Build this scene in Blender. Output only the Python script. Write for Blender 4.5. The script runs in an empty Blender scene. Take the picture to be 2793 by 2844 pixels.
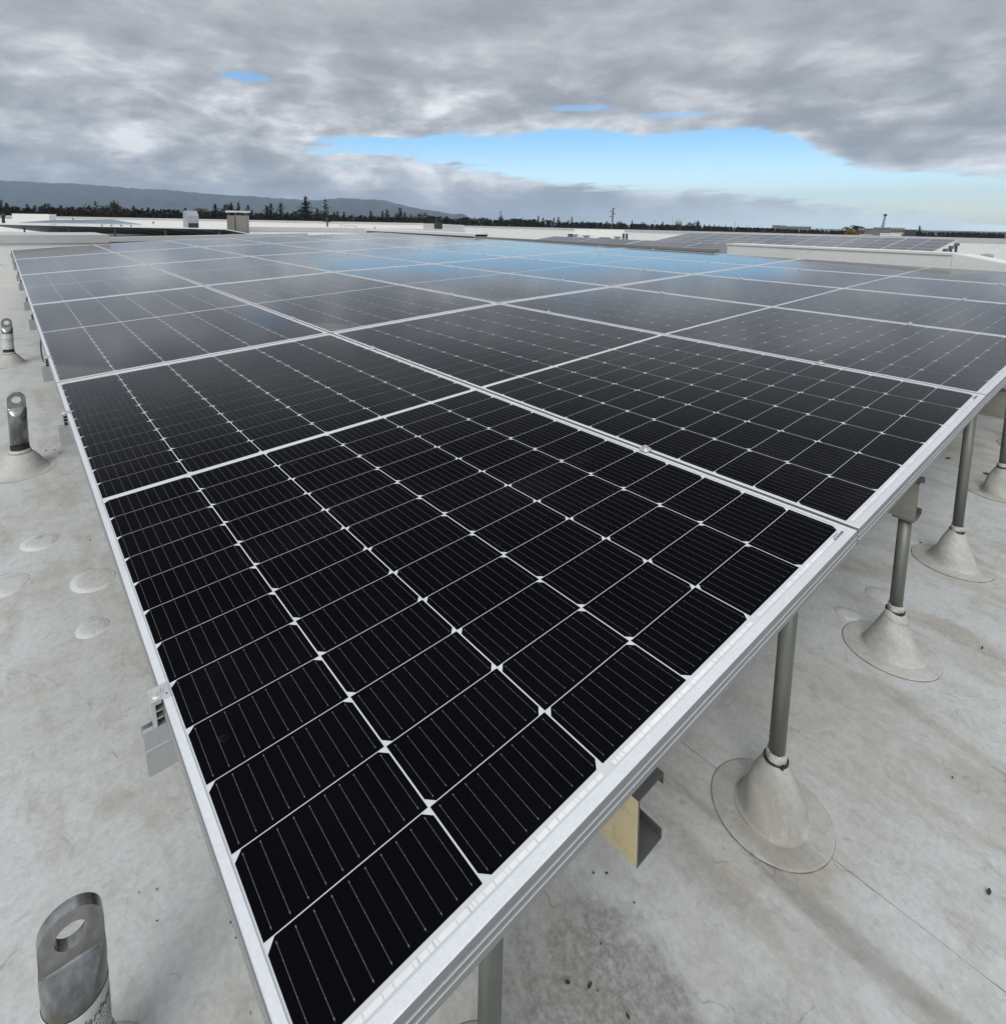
import bpy, math, random
from mathutils import Vector, Matrix
C = bpy.context.scene.collection
rnd = random.Random(7)
# ------------------------------------------------------------------ camera
F_PX, CX, CY, WPX, HPX = 1592.81, 1284.44, 809.0, 2793.0, 2844.0
CAM = Vector((-0.13254, -0.33443, 0.65120))
RR = Vector((0.7801084, -0.6254622, 0.0150947))
RD = Vector((-0.0625973, -0.1020346, -0.9928094))
RF = Vector((0.6225049, 0.7735541, -0.1187503))
scn = bpy.context.scene
cam = bpy.data.cameras.new('camera')
cam.sensor_fit = 'HORIZONTAL'; cam.sensor_width = 36.0
cam.lens = F_PX / WPX * 36.0
cam.shift_x = (WPX / 2 - CX) / WPX
cam.shift_y = (CY - HPX / 2) / WPX
cam.clip_start = 0.02; cam.clip_end = 60000
camo = bpy.data.objects.new('camera', cam); C.objects.link(camo)
m = Matrix.Identity(4)
for i in range(3):
    m[i][0] = RR[i]; m[i][1] = -RD[i]; m[i][2] = -RF[i]; m[i][3] = CAM[i]
camo.matrix_world = m
scn.camera = camo

# ------------------------------------------------------------------ exposure, sun, sky
scn.view_settings.view_transform = 'Standard'
scn.view_settings.look = 'None'
scn.view_settings.exposure = 0.52
scn.view_settings.gamma = 1.0
scn.cycles.max_bounces = 6
scn.cycles.diffuse_bounces = 3
scn.cycles.glossy_bounces = 3
scn.cycles.volume_bounces = 0
scn.cycles.sample_clamp_indirect = 4.0
SUN_EL, SUN_AZ = 44.0, 236.0       # azimuth measured clockwise from +y
sun = bpy.data.lights.new('sun', 'SUN'); sun.energy = 1.3; sun.angle = math.radians(32); sun.color = (1, 0.97, 0.92)
suno = bpy.data.objects.new('sun', sun); C.objects.link(suno)
sd = Vector((math.sin(math.radians(SUN_AZ)) * math.cos(math.radians(SUN_EL)), math.cos(math.radians(SUN_AZ)) * math.cos(math.radians(SUN_EL)), math.sin(math.radians(SUN_EL))))
suno.rotation_euler = sd.to_track_quat('Z', 'Y').to_euler()

world = bpy.data.worlds.new('World'); scn.world = world; world.use_nodes = True
wn = world.node_tree; wn.nodes.clear()
class NT:
    """small wrapper for building node trees"""
    def __init__(s, nt): s.nt = nt; s.L = nt.links
    def n(s, t, **k):
        x = s.nt.nodes.new(t)
        for a, b in k.items(): setattr(x, a, b)
        return x
    def put(s, sock, v):
        if hasattr(v, 'is_output') or isinstance(v, bpy.types.NodeSocket): s.L.new(v, sock)
        else: sock.default_value = v
    def math(s, op, a, b=0.0, c=None, clamp=False):
        x = s.n('ShaderNodeMath', operation=op, use_clamp=clamp)
        s.put(x.inputs[0], a); s.put(x.inputs[1], b)
        if c is not None: s.put(x.inputs[2], c)
        return x.outputs[0]
    def vmath(s, op, a, b=None, out=0):
        x = s.n('ShaderNodeVectorMath', operation=op)
        s.put(x.inputs[0], a)
        if b is not None: s.put(x.inputs[1], b)
        return x.outputs[out]
    def smooth(s, v, a, b, lo=0.0, hi=1.0):
        x = s.n('ShaderNodeMapRange', interpolation_type='SMOOTHSTEP')
        s.put(x.inputs[0], v); s.put(x.inputs[1], a); s.put(x.inputs[2], b); x.inputs[3].default_value = lo; x.inputs[4].default_value = hi
        return x.outputs[0]
    def lin(s, v, a, b, lo=0.0, hi=1.0):
        x = s.n('ShaderNodeMapRange', clamp=True)
        s.put(x.inputs[0], v); s.put(x.inputs[1], a); s.put(x.inputs[2], b); x.inputs[3].default_value = lo; x.inputs[4].default_value = hi
        return x.outputs[0]
    def noise(s, vec, scale, detail=4, rough=0.5, dist=0.0, out='Fac', dim='3D'):
        x = s.n('ShaderNodeTexNoise', noise_dimensions=dim)
        if vec is not None: s.put(x.inputs['Vector'], vec)
        x.inputs['Scale'].default_value = scale; x.inputs['Detail'].default_value = detail
        x.inputs['Roughness'].default_value = rough; x.inputs['Distortion'].default_value = dist
        return x.outputs[out]
    def mix(s, f, a, b, mode='MIX'):
        x = s.n('ShaderNodeMix', data_type='RGBA', blend_type=mode)
        s.put(x.inputs[0], f)
        for k, v in ((6, a), (7, b)):
            if isinstance(v, tuple): v = (v[0], v[1], v[2], 1)
            s.put(x.inputs[k], v)
        return x.outputs[2]
    def ramp(s, v, stops):
        x = s.n('ShaderNodeValToRGB'); e = x.color_ramp.elements
        while len(e) < len(stops): e.new(0.5)
        for i, (p, c) in enumerate(stops): e[i].position = p; e[i].color = (c[0], c[1], c[2], 1)
        s.put(x.inputs[0], v); return x.outputs[0]
    def curve(s, v, pts):
        x = s.n('ShaderNodeFloatCurve'); c = x.mapping.curves[0]
        x.mapping.extend = 'HORIZONTAL'
        while len(c.points) < len(pts): c.points.new(0.5, 0.5)
        for p, (a, b) in zip(c.points, pts): p.location = (a, b); p.handle_type = 'VECTOR'
        x.mapping.update(); s.put(x.inputs['Value'], v); return x.outputs[0]
    def xyz(s, x=0.0, y=0.0, z=0.0):
        n = s.n('ShaderNodeCombineXYZ'); s.put(n.inputs[0], x); s.put(n.inputs[1], y); s.put(n.inputs[2], z); return n.outputs[0]
w = NT(wn)
d = w.n('ShaderNodeTexCoord').outputs['Generated']
X = w.vmath('DOT_PRODUCT', d, (0.78020, -0.62553, 0), 1)
Y = w.vmath('DOT_PRODUCT', d, (0.62553, 0.78020, 0), 1)
Z = w.vmath('DOT_PRODUCT', d, (0, 0, 1), 1)
az = w.math('MULTIPLY', w.math('ARCTAN2', X, Y), 57.2958)
el = w.math('MULTIPLY', w.math('ARCSINE', Z), 57.2958)
zz = w.math('ADD', w.math('MAXIMUM', Z, 0.0), 0.075)
P = w.xyz(w.math('DIVIDE', X, zz), w.math('DIVIDE', Y, zz), 0.0)
n_big = w.noise(w.vmath('ADD', P, (0.35, 0.2, 0.0)), 0.80, 4, 0.50, 0.2)
n_mid = w.noise(w.vmath('ADD', P, (7.3, 2.1, 3.0)), 2.2, 9, 0.60, 0.2)
n_edge = w.noise(w.vmath('ADD', P, (1.7, 9.4, 8.0)), 1.7, 9, 0.62, 0.3)
n_fine = w.noise(w.vmath('ADD', P, (3.7, 5.4, 1.0)), 6.0, 6, 0.6, 0.2)
azn = w.lin(az, -45.0, 45.0)
k = lambda pts: [((a + 45) / 90, e / 15) for a, e in pts]
upper = w.math('MULTIPLY', w.curve(azn, k([(-45, 5), (-16, 6.2), (-14, 7.5), (-6, 8.2), (-1.4, 8.7), (6.2, 8.5), (13.7, 8.9), (19.8, 8.7), (27, 8.4), (29.2, 7.6), (32.3, 6.2), (33.8, 5.5), (36.6, 4.7), (43, 3.9), (45, 3.7)])), 15.0)
lower = w.math('MULTIPLY', w.curve(azn, k([(-45, 6.2), (-16, 7.0), (-14, 6.7), (-9, 6.0), (-4, 5.5), (1.2, 4.9), (6.3, 4.2), (8.9, 3.7), (16.3, 3.5), (21, 3.2), (29.5, 2.2), (37, 1.2), (45, 0.2)])), 15.0)
wob = w.math('MULTIPLY', w.math('SUBTRACT', n_edge, 0.5), 3.4)
elw = w.math('ADD', el, wob)
ell = w.math('ADD', el, w.math('MULTIPLY', w.math('SUBTRACT', n_edge, 0.47), w.smooth(az, 12.0, -8.0, 3.4, 5.6)))
gap = w.math('MULTIPLY', w.smooth(w.math('SUBTRACT', ell, lower), -0.2, 0.55), w.smooth(w.math('SUBTRACT', upper, elw), -0.25, 0.45))
def hole(a0, e0, sa, se, lo):
    r = w.math('ADD', w.math('POWER', w.math('DIVIDE', w.math('SUBTRACT', az, a0), sa), 2.0), w.math('POWER', w.math('DIVIDE', w.math('SUBTRACT', el, e0), se), 2.0))
    return w.math('MULTIPLY', w.smooth(w.math('ADD', r, w.math('MULTIPLY', w.math('SUBTRACT', n_edge, 0.5), 3.0)), 1.3, 0.2), lo)
for h in (hole(-20.4, 12.6, 2.1, 0.5, 0.8), hole(11.2, 10.9, 3.6, 0.4, 0.6), hole(19.5, 10.0, 3.5, 0.35, 0.5), hole(-12.5, 6.7, 3.6, 0.3, 0.55)):
    gap = w.math('MAXIMUM', gap, h)
# keep the rest of the sky (outside the photograph) overcast
gap = w.math('MULTIPLY', gap, w.smooth(w.math('ABSOLUTE', w.math('SUBTRACT', az, 8.0)), 62.0, 48.0))
cl = w.math('ADD', w.math('MULTIPLY', n_big, 0.58), w.math('ADD', w.math('MULTIPLY', n_mid, 0.32), w.math('MULTIPLY', n_fine, 0.10)))
# brighter, thinner rims close to the clear strip
n_puff = w.noise(w.xyz(w.math('DIVIDE', az, 5.2), w.math('DIVIDE', el, 2.5), 4.2), 1.0, 7, 0.55, 0.2)
puff_w = w.smooth(el, 18.0, 8.0, 0.22, 0.66)
cl = w.math('ADD', w.math('MULTIPLY', cl, w.math('SUBTRACT', 1.0, puff_w)), w.math('MULTIPLY', n_puff, puff_w))
near_gap = w.math('MULTIPLY', w.smooth(w.math('SUBTRACT', elw, upper), 1.6, 0.0), w.smooth(w.math('SUBTRACT', el, lower), -1.6, 0.0))
cl = w.math('ADD', cl, w.math('MULTIPLY', near_gap, 0.065))
left_bright = w.math('MULTIPLY', w.smooth(az, 20.0, -12.0), w.smooth(w.math('ABSOLUTE', w.math('SUBTRACT', el, 7.0)), 6.0, 1.5))
cl = w.math('ADD', cl, w.math('MULTIPLY', left_bright, 0.052))
cloud = w.ramp(cl, [(0.38, (0.235, 0.246, 0.262)), (0.45, (0.275, 0.286, 0.302)), (0.52, (0.36, 0.369, 0.380)), (0.59, (0.505, 0.51, 0.514)), (0.67, (0.74, 0.74, 0.73))])
low = w.smooth(el, 3.6, 0.2)
lowb = w.math('ADD', 1.0, w.math('MULTIPLY', w.smooth(el, 9.0, 1.5, 0.0, 0.42), w.smooth(az, -26.0, 0.0, 0.15, 1.0)))
cloud = w.vmath('MULTIPLY', cloud, w.xyz(lowb, lowb, lowb))
cloud = w.mix(w.math('MULTIPLY', low, 0.6), cloud, w.mix(w.smooth(az, 0.0, 34.0), (0.62, 0.67, 0.74), (1.20, 1.46, 1.50)))
# thicker to thinner: an overcast sky is brightest overhead
zen = w.math('ADD', 1.0, w.smooth(el, 22.0, 58.0, 0.0, 0.75))
cloud = w.vmath('MULTIPLY', cloud, w.xyz(w.math('MULTIPLY', zen, 0.975), zen, w.math('MULTIPLY', zen, 1.025)))
sky = w.n('ShaderNodeTexSky', sky_type='NISHITA', sun_disc=False)
sky.sun_elevation = math.radians(SUN_EL); sky.sun_rotation = math.radians(SUN_AZ)
sky.air_density = 1.0; sky.dust_density = 0.6; sky.ozone_density = 1.5
bg1 = w.n('ShaderNodeBackground'); w.put(bg1.inputs[0], w.mix(1.0, sky.outputs[0], w.mix(w.smooth(el, 2.0, 9.0), (1.45, 1.58, 1.68), (0.71, 1.03, 1.25)), 'MULTIPLY')); bg1.inputs[1].default_value = 0.10
bg2 = w.n('ShaderNodeBackground'); w.put(bg2.inputs[0], cloud); bg2.inputs[1].default_value = 1.0
mxs = w.n('ShaderNodeMixShader'); w.put(mxs.inputs[0], w.math('SUBTRACT', 1.0, gap, clamp=True))
w.L.new(bg1.outputs[0], mxs.inputs[1]); w.L.new(bg2.outputs[0], mxs.inputs[2])
w.L.new(mxs.outputs[0], w.n('ShaderNodeOutputWorld').inputs[0])

# ------------------------------------------------------------------ helpers
def at(px, py, D):
    """point seen at photo pixel px,py at forward distance D (metres)"""
    return CAM + (RR * ((px - CX) / F_PX) + RD * ((py - CY) / F_PX) + RF) * D
def at_z(px, py, z):
    r = RR * ((px - CX) / F_PX) + RD * ((py - CY) / F_PX) + RF
    return CAM + r * ((z - CAM.z) / r.z)
def roof_z(x, y):
    z = -0.54 + 0.02 * min(x, 8) + 0.003 * max(min(y, 12), -6)
    if x > 8: z -= 0.018 * (x - 8)
    if y > 12: z -= 0.012 * (y - 12)
    return z
def at_roof(px, py):
    z = -0.52
    for _ in range(6):
        p = at_z(px, py, z); z = roof_z(p.x, p.y)
    return p
def tag(o, label=None, cat=None, group=None, kind=None):
    if label: o['label'] = label
    if cat: o['category'] = cat
    if group: o['group'] = group
    if kind: o['kind'] = kind
    return o
def empty(name, mw=None, loc=None):
    o = bpy.data.objects.new(name, None); C.objects.link(o); o.empty_display_size = 0.1
    if mw is not None: o.matrix_world = mw
    if loc is not None: o.location = loc
    return o
def link(name, me, parent=None, loc=None):
    o = bpy.data.objects.new(name, me); C.objects.link(o)
    if parent: o.parent = parent
    if loc is not None: o.location = loc
    return o
def copy_tree(o, parent=None):
    c = o.copy(); C.objects.link(c)
    if parent: c.parent = parent
    for ch in list(o.children): copy_tree(ch, c)
    return c
class MB:
    def __init__(s): s.v = []; s.f = []; s.m = []; s.s = []
    def face(s, pts, mi=0, sm=False):
        i = len(s.v); s.v += [tuple(p) for p in pts]; s.f.append(tuple(range(i, i + len(pts)))); s.m.append(mi); s.s.append(sm)
    def box(s, lo, hi, mi=0, tf=None):
        x0, y0, z0 = lo; x1, y1, z1 = hi
        q = [(x0, y0, z0), (x1, y0, z0), (x1, y1, z0), (x0, y1, z0), (x0, y0, z1), (x1, y0, z1), (x1, y1, z1), (x0, y1, z1)]
        if tf: q = [tf(p) for p in q]
        i = len(s.v); s.v += [tuple(p) for p in q]
        for f in ((0, 3, 2, 1), (4, 5, 6, 7), (0, 1, 5, 4), (1, 2, 6, 5), (2, 3, 7, 6), (3, 0, 4, 7)):
            s.f.append(tuple(i + j for j in f)); s.m.append(mi); s.s.append(False)
    def loft(s, rings, mi=0, sm=True, caps=True, closed=True):
        n = len(rings[0]); i = len(s.v)
        for r in rings: s.v += [tuple(p) for p in r]
        for a in range(len(rings) - 1):
            for b in range(n if closed else n - 1):
                c = (b + 1) % n
                s.f.append((i + a * n + b, i + a * n + c, i + (a + 1) * n + c, i + (a + 1) * n + b)); s.m.append(mi); s.s.append(sm)
        if caps:
            s.f.append(tuple(i + b for b in reversed(range(n)))); s.m.append(mi); s.s.append(False)
            s.f.append(tuple(i + (len(rings) - 1) * n + b for b in range(n))); s.m.append(mi); s.s.append(False)
    def lathe(s, prof, n=32, c=(0, 0, 0), mi=0, sm=True, caps=True, wob=None):
        rings = []
        for r, z in prof:
            rings.append([(c[0] + r * (1 + (wob(a * 2 * math.pi / n, z) if wob else 0)) * math.cos(a * 2 * math.pi / n), c[1] + r * (1 + (wob(a * 2 * math.pi / n, z) if wob else 0)) * math.sin(a * 2 * math.pi / n), c[2] + z) for a in range(n)])
        s.loft(rings, mi, sm, caps)
    def tube(s, p0, p1, r0, r1=None, n=12, mi=0):
        r1 = r0 if r1 is None else r1; p0 = Vector(p0); p1 = Vector(p1); d = (p1 - p0).normalized()
        a = d.orthogonal().normalized(); b = d.cross(a)
        s.loft([[p + (a * math.cos(t * 2 * math.pi / n) + b * math.sin(t * 2 * math.pi / n)) * r for t in range(n)] for p, r in ((p0, r0), (p1, r1))], mi)
    def path(s, pts, r, n=8, mi=0):
        rings = []; pts = [Vector(p) for p in pts]
        for i, p in enumerate(pts):
            d = (pts[min(i + 1, len(pts) - 1)] - pts[max(i - 1, 0)]).normalized(); up = Vector((0.31, 0.2, 0.93))
            a = d.cross(up).normalized(); b = d.cross(a)
            rings.append([p + (a * math.cos(t * 2 * math.pi / n) + b * math.sin(t * 2 * math.pi / n)) * r for t in range(n)])
        s.loft(rings, mi)
    def mesh(s, name, mats):
        me = bpy.data.meshes.new(name); me.from_pydata(s.v, [], s.f)
        for m_ in (mats if isinstance(mats, (list, tuple)) else [mats]): me.materials.append(m_)
        me.polygons.foreach_set('material_index', s.m); me.polygons.foreach_set('use_smooth', s.s); me.update()
        return me
    def build(s, name, mats, parent=None, loc=None): return link(name, s.mesh(name, mats), parent, loc)

# ------------------------------------------------------------------ materials
def material(name):
    ma = bpy.data.materials.new(name); ma.use_nodes = True; nt = NT(ma.node_tree)
    return ma, nt, ma.node_tree.nodes['Principled BSDF']
def plain(name, col, rough=0.6, metal=0.0, var=0.12, scale=8.0, bump=0.0, bscale=60.0, spec=0.5):
    ma, t, b = material(name)
    co = t.n('ShaderNodeTexCoord').outputs['Object']
    nz = t.noise(co, scale, 5, 0.6)
    lo = tuple(c * (1 - var) for c in col); hi = tuple(min(1, c * (1 + var)) for c in col)
    t.put(b.inputs['Base Color'], t.mix(t.smooth(nz, 0.3, 0.7), lo, hi))
    b.inputs['Roughness'].default_value = rough; b.inputs['Metallic'].default_value = metal
    b.inputs['Specular IOR Level'].default_value = spec
    if bump:
        bp = t.n('ShaderNodeBump'); bp.inputs['Strength'].default_value = bump; bp.inputs['Distance'].default_value = 0.01
        t.put(bp.inputs['Height'], t.noise(co, bscale, 3, 0.6)); t.L.new(bp.outputs[0], b.inputs['Normal'])
    return ma
def glass_bump(t, b, co, amount=1.0):
    fine = t.noise(co, 420.0, 2, 0.5)
    med = t.noise(co, 34.0, 3, 0.6)
    vor = t.n('ShaderNodeTexVoronoi'); t.put(vor.inputs['Vector'], co); vor.inputs['Scale'].default_value = 42.0; vor.inputs['Randomness'].default_value = 1.0
    drop = t.math('MULTIPLY', t.smooth(vor.outputs['Distance'], 0.16, 0.02), t.smooth(t.noise(co, 11.0, 2, 0.5), 0.55, 0.68))
    h = t.math('ADD', t.math('MULTIPLY', fine, 0.10), t.math('ADD', t.math('MULTIPLY', med, 0.35), t.math('MULTIPLY', drop, 0.5)))
    bp = t.n('ShaderNodeBump'); bp.inputs['Strength'].default_value = 0.26 * amount; bp.inputs['Distance'].default_value = 0.0012
    t.put(bp.inputs['Height'], h)
    t.L.new(bp.outputs[0], b.inputs['Coat Normal'])
def under_glass(name, col, var, spec=0.25, rough=0.5, metal=0.0):
    ma, t, b = material(name)
    co = t.n('ShaderNodeTexCoord').outputs['Object']
    geo = t.n('ShaderNodeNewGeometry').outputs['Position']
    base = t.mix(t.smooth(t.noise(geo, 3.0, 4, 0.6), 0.3, 0.7), tuple(c * (1 - var) for c in col), tuple(c * (1 + var) for c in col))
    # thin film of dried dust: patches of its own on the glass
    dust = t.math('MULTIPLY', t.smooth(t.noise(geo, 1.3, 6, 0.62, 0.6), 0.48, 0.75), t.smooth(t.noise(geo, 14.0, 4, 0.6), 0.2, 0.8, 0.35, 1.0))
    vs = t.n('ShaderNodeTexVoronoi'); t.put(vs.inputs['Vector'], t.vmath('ADD', geo, t.vmath('MULTIPLY', t.noise(geo, 60.0, 2, 0.5, out='Color'), (0.012, 0.012, 0.0)))); vs.inputs['Scale'].default_value = 26.0
    spots = t.math('MULTIPLY', t.smooth(t.math('ABSOLUTE', t.math('SUBTRACT', vs.outputs['Distance'], 0.20)), 0.06, 0.01), t.smooth(t.noise(geo, 4.0, 3, 0.6), 0.60, 0.72))
    sp = t.n('ShaderNodeSeparateXYZ'); t.put(sp.inputs[0], co)
    cx = t.smooth(t.math('ADD', t.math('MULTIPLY', sp.outputs[0], 1.0), t.math('MULTIPLY', sp.outputs[1], 0.75)), 0.30, 0.20)
    gp = t.n('ShaderNodeSeparateXYZ'); t.put(gp.inputs[0], geo)
    corner = t.math('MULTIPLY', t.math('MULTIPLY', cx, t.smooth(gp.outputs[1], 1.8, 2.2)), t.smooth(t.noise(geo, 9.0, 4, 0.6), 0.2, 0.7, 0.5, 1.0))
    film = t.math('ADD', t.math('ADD', t.math('MULTIPLY', dust, 0.022), t.math('MULTIPLY', spots, 0.09)), t.math('MULTIPLY', corner, 0.17), clamp=True)
    t.put(b.inputs['Base Color'], t.mix(film, base, (0.42, 0.40, 0.37)))
    b.inputs['Roughness'].default_value = rough; b.inputs['Specular IOR Level'].default_value = spec; b.inputs['Metallic'].default_value = metal
    # anti-reflective solar glass: hardly any mirror image face on, a strong one at a glancing angle
    lw = t.n('ShaderNodeLayerWeight'); lw.inputs['Blend'].default_value = 0.5
    t.put(b.inputs['Coat Weight'], t.smooth(lw.outputs['Facing'], 0.56, 0.93, 0.022, 1.0)); b.inputs['Coat IOR'].default_value = 2.0
    b.inputs['Coat Roughness'].default_value = 0.075
    b.inputs['Sheen Weight'].default_value = 0.16; b.inputs['Sheen Roughness'].default_value = 0.30; b.inputs['Sheen Tint'].default_value = (0.85, 0.86, 0.9, 1)
    glass_bump(t, b, co)
    return ma
M = {}
M['cell'] = under_glass('silicon_cell', (0.0022, 0.0022, 0.0034), 0.25, spec=0.0)
M['sheet'] = under_glass('white_backsheet', (0.62, 0.64, 0.65), 0.05, spec=0.0)
M['busbar'] = under_glass('busbar_wire', (0.060, 0.055, 0.053), 0.1, spec=0.2)
M['pad'] = under_glass('solder_pad', (0.13, 0.125, 0.12), 0.1, spec=0.2)
M['ribbon'] = under_glass('tinned_ribbon', (0.80, 0.81, 0.81), 0.10, spec=0.3, rough=0.4)
M['crimp'] = under_glass('ribbon_crimp', (0.58, 0.59, 0.59), 0.2, spec=0.2)
def alu(name, v, rough, metal=0.0):
    ma, t, b = material(name)
    co = t.n('ShaderNodeTexCoord').outputs['Object']
    nz = t.noise(co, 2.5, 5, 0.6); fine = t.noise(co, 220.0, 3, 0.6)
    t.put(b.inputs['Base Color'], t.mix(t.smooth(t.math('ADD', t.math('MULTIPLY', nz, 0.6), t.math('MULTIPLY', fine, 0.4)), 0.3, 0.7), (v * 0.88, v * 0.89, v * 0.90), (v * 1.05, v * 1.06, v * 1.08)))
    b.inputs['Roughness'].default_value = rough; b.inputs['Metallic'].default_value = metal
    bp = t.n('ShaderNodeBump'); bp.inputs['Strength'].default_value = 0.08; bp.inputs['Distance'].default_value = 0.0004
    t.put(bp.inputs['Height'], fine); t.L.new(bp.outputs[0], b.inputs['Normal'])
    return ma
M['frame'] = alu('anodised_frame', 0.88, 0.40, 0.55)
M['frame_side_shade'] = alu('frame_side_shade', 0.27, 0.5, 0.25)  # darker copy of the frame metal, seam gap shade painted in
M['rail'] = alu('mill_aluminium', 0.52, 0.42, 0.6)
M['clampm'] = alu('clamp_aluminium', 0.70, 0.38, 0.8)
M['steel'] = plain('stainless_bolt', (0.72, 0.70, 0.67), 0.36, 0.8, 0.15, 30)
def galv(name, a, b_, streak, sc=(30, 30, 2.2)):
    ma, t, b = material(name)
    co = t.n('ShaderNodeTexCoord').outputs['Object']
    mp = t.n('ShaderNodeMapping'); mp.inputs['Scale'].default_value = sc; t.put(mp.inputs[0], co)
    n1 = t.noise(mp.outputs[0], 1.0, 6, 0.65); n2 = t.noise(co, 45.0, 4, 0.6)
    c = t.mix(t.smooth(n1, 0.35, 0.65), a, b_)
    c = t.mix(t.math('MULTIPLY', t.smooth(n2, 0.55, 0.75), 0.5), c, streak)
    t.put(b.inputs['Base Color'], c)
    b.inputs['Metallic'].default_value = 0.35; b.inputs['Roughness'].default_value = 0.5
    return ma
M['pipe'] = galv('galvanised_pipe', (0.14, 0.15, 0.135), (0.23, 0.235, 0.205), (0.20, 0.18, 0.12))
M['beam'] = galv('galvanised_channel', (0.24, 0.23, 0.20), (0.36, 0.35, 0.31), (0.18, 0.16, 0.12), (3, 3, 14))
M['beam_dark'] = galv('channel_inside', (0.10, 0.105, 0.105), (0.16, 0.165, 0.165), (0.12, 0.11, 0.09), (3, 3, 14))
M['primer'] = galv('yellow_primer', (0.62, 0.53, 0.31), (0.74, 0.66, 0.45), (0.40, 0.32, 0.17), (12, 5, 5))
M['anchor'] = galv('zinc_anchor', (0.15, 0.155, 0.155), (0.42, 0.425, 0.42), (0.25, 0.21, 0.15), (13, 13, 7))
M['anchor'].node_tree.nodes['Principled BSDF'].inputs['Metallic'].default_value = 0.85
M['anchor'].node_tree.nodes['Principled BSDF'].inputs['Roughness'].default_value = 0.27
M['mastic_and_shade'] = plain('dark_mastic_and_shade', (0.025, 0.024, 0.022), 0.7, 0, 0.4, 40)
M['rim'] = plain('rim_dirt', (0.16, 0.145, 0.125), 0.8, 0, 0.75, 26)
M['sealant'] = plain('sealant', (0.48, 0.46, 0.42), 0.7, 0, 0.2, 60, 0.6, 120)
M['black'] = plain('black_plastic', (0.015, 0.015, 0.016), 0.5)
M['ink'] = plain('label_ink', (0.06, 0.07, 0.09), 0.6)
M['blue_ink'] = plain('blue_ink', (0.05, 0.12, 0.17), 0.6)
M['sticker'] = plain('white_sticker', (0.60, 0.60, 0.57), 0.45, 0, 0.25, 22)
M['strap'] = plain('dark_strap', (0.03, 0.028, 0.025), 0.5, 0.3)
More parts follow.
